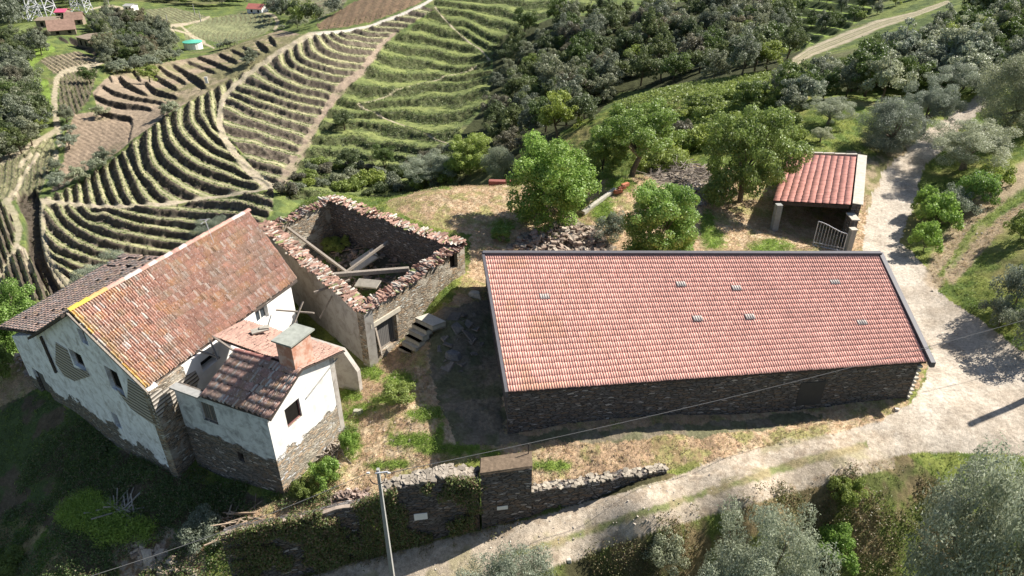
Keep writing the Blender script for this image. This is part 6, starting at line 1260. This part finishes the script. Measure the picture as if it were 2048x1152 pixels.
for x, y, w_, lab, c in ((950, 593, 1.1, 'big pale boulder lying left of the barn ridge end', (.55, .48, .38)), (1160, 470, .9, 'large pointed slab sticking out of the rubble heap', (.42, .38, .33)), (1137, 1126, .35, 'white stone at the lower edge of the lane', (.6, .55, .48)), (1793, 822, .5, 'flat pale stone by the lane corner of the barn', (.55, .47, .4)), (717, 828, .8, 'grey flat slab lying in the yard by the annexe', (.36, .34, .27)), (905, 715, 1.2, 'flat square slab in the barn shadow', (.2, .19, .18)), (1062, 984, .35, 'pale stone perched beside the pier', (.6, .56, .47)), (1195, 468, .5, 'small pale boulder beside the thorny shrub', (.5, .44, .38))):
    b = hit(x, y, 20); m = MB(); rg2 = np.random.default_rng(int(x)); k = 8; bot = []; tp = []
    rr = [w_ * .5 * rg2.uniform(.7, 1.1) for _ in range(k)]
    for i in range(k): a = 6.283 * i / k; bot.append((b[0] + math.cos(a) * rr[i], b[1] + math.sin(a) * rr[i] * .7, b[2] - .1)); tp.append((b[0] + math.cos(a) * rr[i] * .75, b[1] + math.sin(a) * rr[i] * .5, b[2] + w_ * .3 * rg2.uniform(.6, 1.1)))
    m.face(tp, c=c)
    for i in range(k): j = (i + 1) % k; m.face([bot[i], bot[j], tp[j], tp[i]], c=c)
    tag(m.build('boulder', MROCK, None, Vector(b)), lab, 'stone')
a = hit(1166, 432, 40); b_ = hit(1230, 385, 40); m = MB(); m.beam(a + V3(0, 0, .25), b_ + V3(0, 0, .25), .32, .3, taper=.9); tag(m.build('fallen_column', MMORTAR, None, Vector(a)), 'fallen white masonry column lying in the grass behind the barn', 'column')
for k, (x, y) in enumerate(((1236, 389), (1243, 382), (1250, 376))):
    p = hit(x, y, 40); m = MB(); m.box((p[0], p[1], p[2] + .25), (.75, .3, .26), .5 + .1 * k, (.45, .17, .10)); tag(m.build('clay_block', MROCK, None, Vector(p)), ('lowest', 'middle', 'uppermost')[k] + ' of three orange clay blocks at the end of the fallen column', 'block')
b = hit(985, 372, 45); m = MB(); m.beam(b + V3(-.3, 0, .3), b + V3(2.0, -.3, .35), .5, .5, c=(.26, .10, .08)); tag(m.build('red_tank', MROCK, None, Vector(b)), 'dark red trough at the yard edge left of the round bright tree', 'trough')

# ---------------------------------------------------------------- far buildings and pylons
def far_house(name, x0, x1, ybase, hgt, dep, roofm, wallm, lab, dist, rz=0., gable=True, cat='house', slope=.3):
    b = hit((x0 + x1) / 2, ybase, dist); r_ = ray(0, 0); wd = (x1 - x0) / FPX * (CF[1] * b[1] + CF[2] * (b[2] - H)); root = empty(name, b, lab, cat)
    ca, sa = math.cos(rz), math.sin(rz); Q = lambda u, v, z: (b[0] + u * ca - v * sa, b[1] + u * sa + v * ca, b[2] + z); h2 = hgt + dep * slope
    m = MB(); m.hexa([Q(-wd / 2, 0, -3), Q(wd / 2, 0, -3), Q(wd / 2, dep, -3), Q(-wd / 2, dep, -3)], [Q(-wd / 2, 0, hgt), Q(wd / 2, 0, hgt), Q(wd / 2, dep, hgt), Q(-wd / 2, dep, hgt)])
    for s in (-1, 1): m.face([Q(s * wd / 2, 0, hgt), Q(s * wd / 2, dep, hgt), Q(s * wd / 2, dep / 2, h2)])
    m.build('walls', wallm, root); o = .4; e = .12
    for v0, v1 in ((-o, dep / 2), (dep + o, dep / 2)):
        m = MB(); zl = hgt - o * slope * 2; m.hexa([Q(-wd / 2 - o, v0, zl), Q(wd / 2 + o, v0, zl), Q(wd / 2 + o, v1, h2 + .02), Q(-wd / 2 - o, v1, h2 + .02)], [Q(-wd / 2 - o, v0, zl + e), Q(wd / 2 + o, v0, zl + e), Q(wd / 2 + o, v1, h2 + e), Q(-wd / 2 - o, v1, h2 + e)]); m.build('roof_slope', roofm, root)
    for u in (-.25, .2):
        m = MB(); m.hexa([Q(wd * u, -.03, hgt * .2), Q(wd * u + 1, -.03, hgt * .2), Q(wd * u + 1, .0, hgt * .2), Q(wd * u, .0, hgt * .2)], [Q(wd * u, -.03, hgt * .75), Q(wd * u + 1, -.03, hgt * .75), Q(wd * u + 1, .0, hgt * .75), Q(wd * u, .0, hgt * .75)]); m.build('window', MVOID, root)
    return root
far_house('white_house', 493, 526, 27, 2.2, 6, MREDROOF, MWHITE, 'small white house with a red roof among the far vineyards', 250, -.25)
far_house('ruined_barn', 104, 150, 70, 1.8, 9, MBROWNROOF, MRUINFAR, 'largest brown-roofed stone house of the far ruined hamlet', 200, .5)
far_house('ruined_barn', 135, 165, 50, 2.0, 7, MBROWNROOF, MRUINFAR, 'upper brown-roofed house of the far ruined hamlet', 220, .35)
far_house('ruined_barn', 76, 108, 55, 2.5, 8, MRUINFAR, MRUINFAR, 'collapsed roofless block at the left of the far hamlet', 200, .2, slope=.05)
far_house('tin_shed', 114, 132, 38, 2.8, 6, MPINK, MRUINFAR, 'shed with a magenta sheet roof at the top of the far hamlet', 230, .1, cat='shed', slope=.15)
far_house('long_ruin', 148, 190, 96, 3.0, 8, MRUINFAR, MRUINFAR, 'long ruined stone enclosure at the right of the far hamlet', 190, -.6, slope=.03)
far_house('low_shed', 248, 264, 22, 2.2, 6, MCONC, MWHITE, 'tiny pale shed by the far farm road', 250, -.1, cat='shed', slope=.1)
b = hit(388, 99, 200); root = empty('water_tank', b, 'round pale water tank with a green lid beside the far track', 'tank'); m = MB(); m.tube([b - V3(0, 0, 1), b + V3(0, 0, 2.6)], 3.2, 20); m.build('tank_wall', MWHITE, root); m = MB(); m.tube([b + V3(0, 0, 2.6), b + V3(0, 0, 2.8), b + V3(0, 0, 3.4)], [3.4, 3.4, .5], 20); m.build('lid', MGREEN, root)
def pylon(x, y, dist, h, lab, wb=9, r=.22):
    b = hit(x, y, dist); root = empty('pylon', b, lab, 'pylon'); m = MB(); c = lambda k, f: b + V3((1 if k in (0, 1) else -1) * wb / 2 * (1 - .82 * f), (1 if k in (0, 3) else -1) * wb / 2 * (1 - .82 * f), h * f)
    for k in range(4):
        leg = MB(); leg.beam(c(k, 0) - V3(0, 0, 1), c(k, 1), r * 1.6); leg.build('leg', MIRON, root)
        n = 9
        for i in range(n):
            f0, f1 = i / n, (i + 1) / n; m.beam(c(k, f0), c((k + 1) % 4, f1), r); m.beam(c((k + 1) % 4, f0), c(k, f1), r); m.beam(c(k, f1), c((k + 1) % 4, f1), r)
    m.build('bracing', MIRON, root)
    m = MB()
    for f in (.72, .84, .96): m.beam(b + V3(-7, 0, h * f), b + V3(7, 0, h * f), .4)
    m.build('cross_arms', MIRON, root)
pylon(54, 40, 260, 46, 'left of the two tall steel pylons above the far hamlet'); pylon(88, 38, 260, 46, 'right of the two tall steel pylons above the far hamlet'); pylon(165, 24, 330, 26, 'lattice pylon on the ridge behind the far hamlet', 7, .18)
for x, y, t, lab in ((337, 52, 30, 'leaning far pole where the pale farm tracks meet'), (402, 44, 22, 'left pole of the far pair beside the striped vineyard'), (390, 30, 8, 'right pole of the far pair beside the striped vineyard'), (218, 10, -6, 'far pole by the pale farm road at the top')):
    b = hit(x, y, 200); m = MB(); m.beam(b - V3(0, 0, .5), V3(b[0], b[1], top_z(b, t)), .35, taper=.6); tag(m.build('utility_pole', MCONC, None, Vector(b)), lab, 'pole')
b = hit(415, 172, 150); m = MB(); m.box(b + V3(0, 0, 1.4), (.7, .3, 1.6), .2); tag(m.build('white_marker', MWHITE, None, Vector(b)), 'small white hut standing in the dark bank of the bare terraces', 'marker')
# pole standing beyond the right edge of the picture; only its shadow lies on the lane
s0 = U(1972, 833, .15); Lp = 7.6; pb2 = V3(s0[0], s0[1], 0) + V3(*SUN_DIR[:2], 0) * Lp / math.tan(R(SUN_EL)); pb2[2] = float(gz(pb2[0], pb2[1]))
pl2 = empty('power_pole', pb2, 'second concrete pole, standing off to the right and shading the lane', 'pole'); m = MB(); m.beam(pb2 - V3(0, 0, .5), pb2 + V3(0, 0, Lp), .32, .3, taper=.75); m.build('shaft', MCONC, pl2)
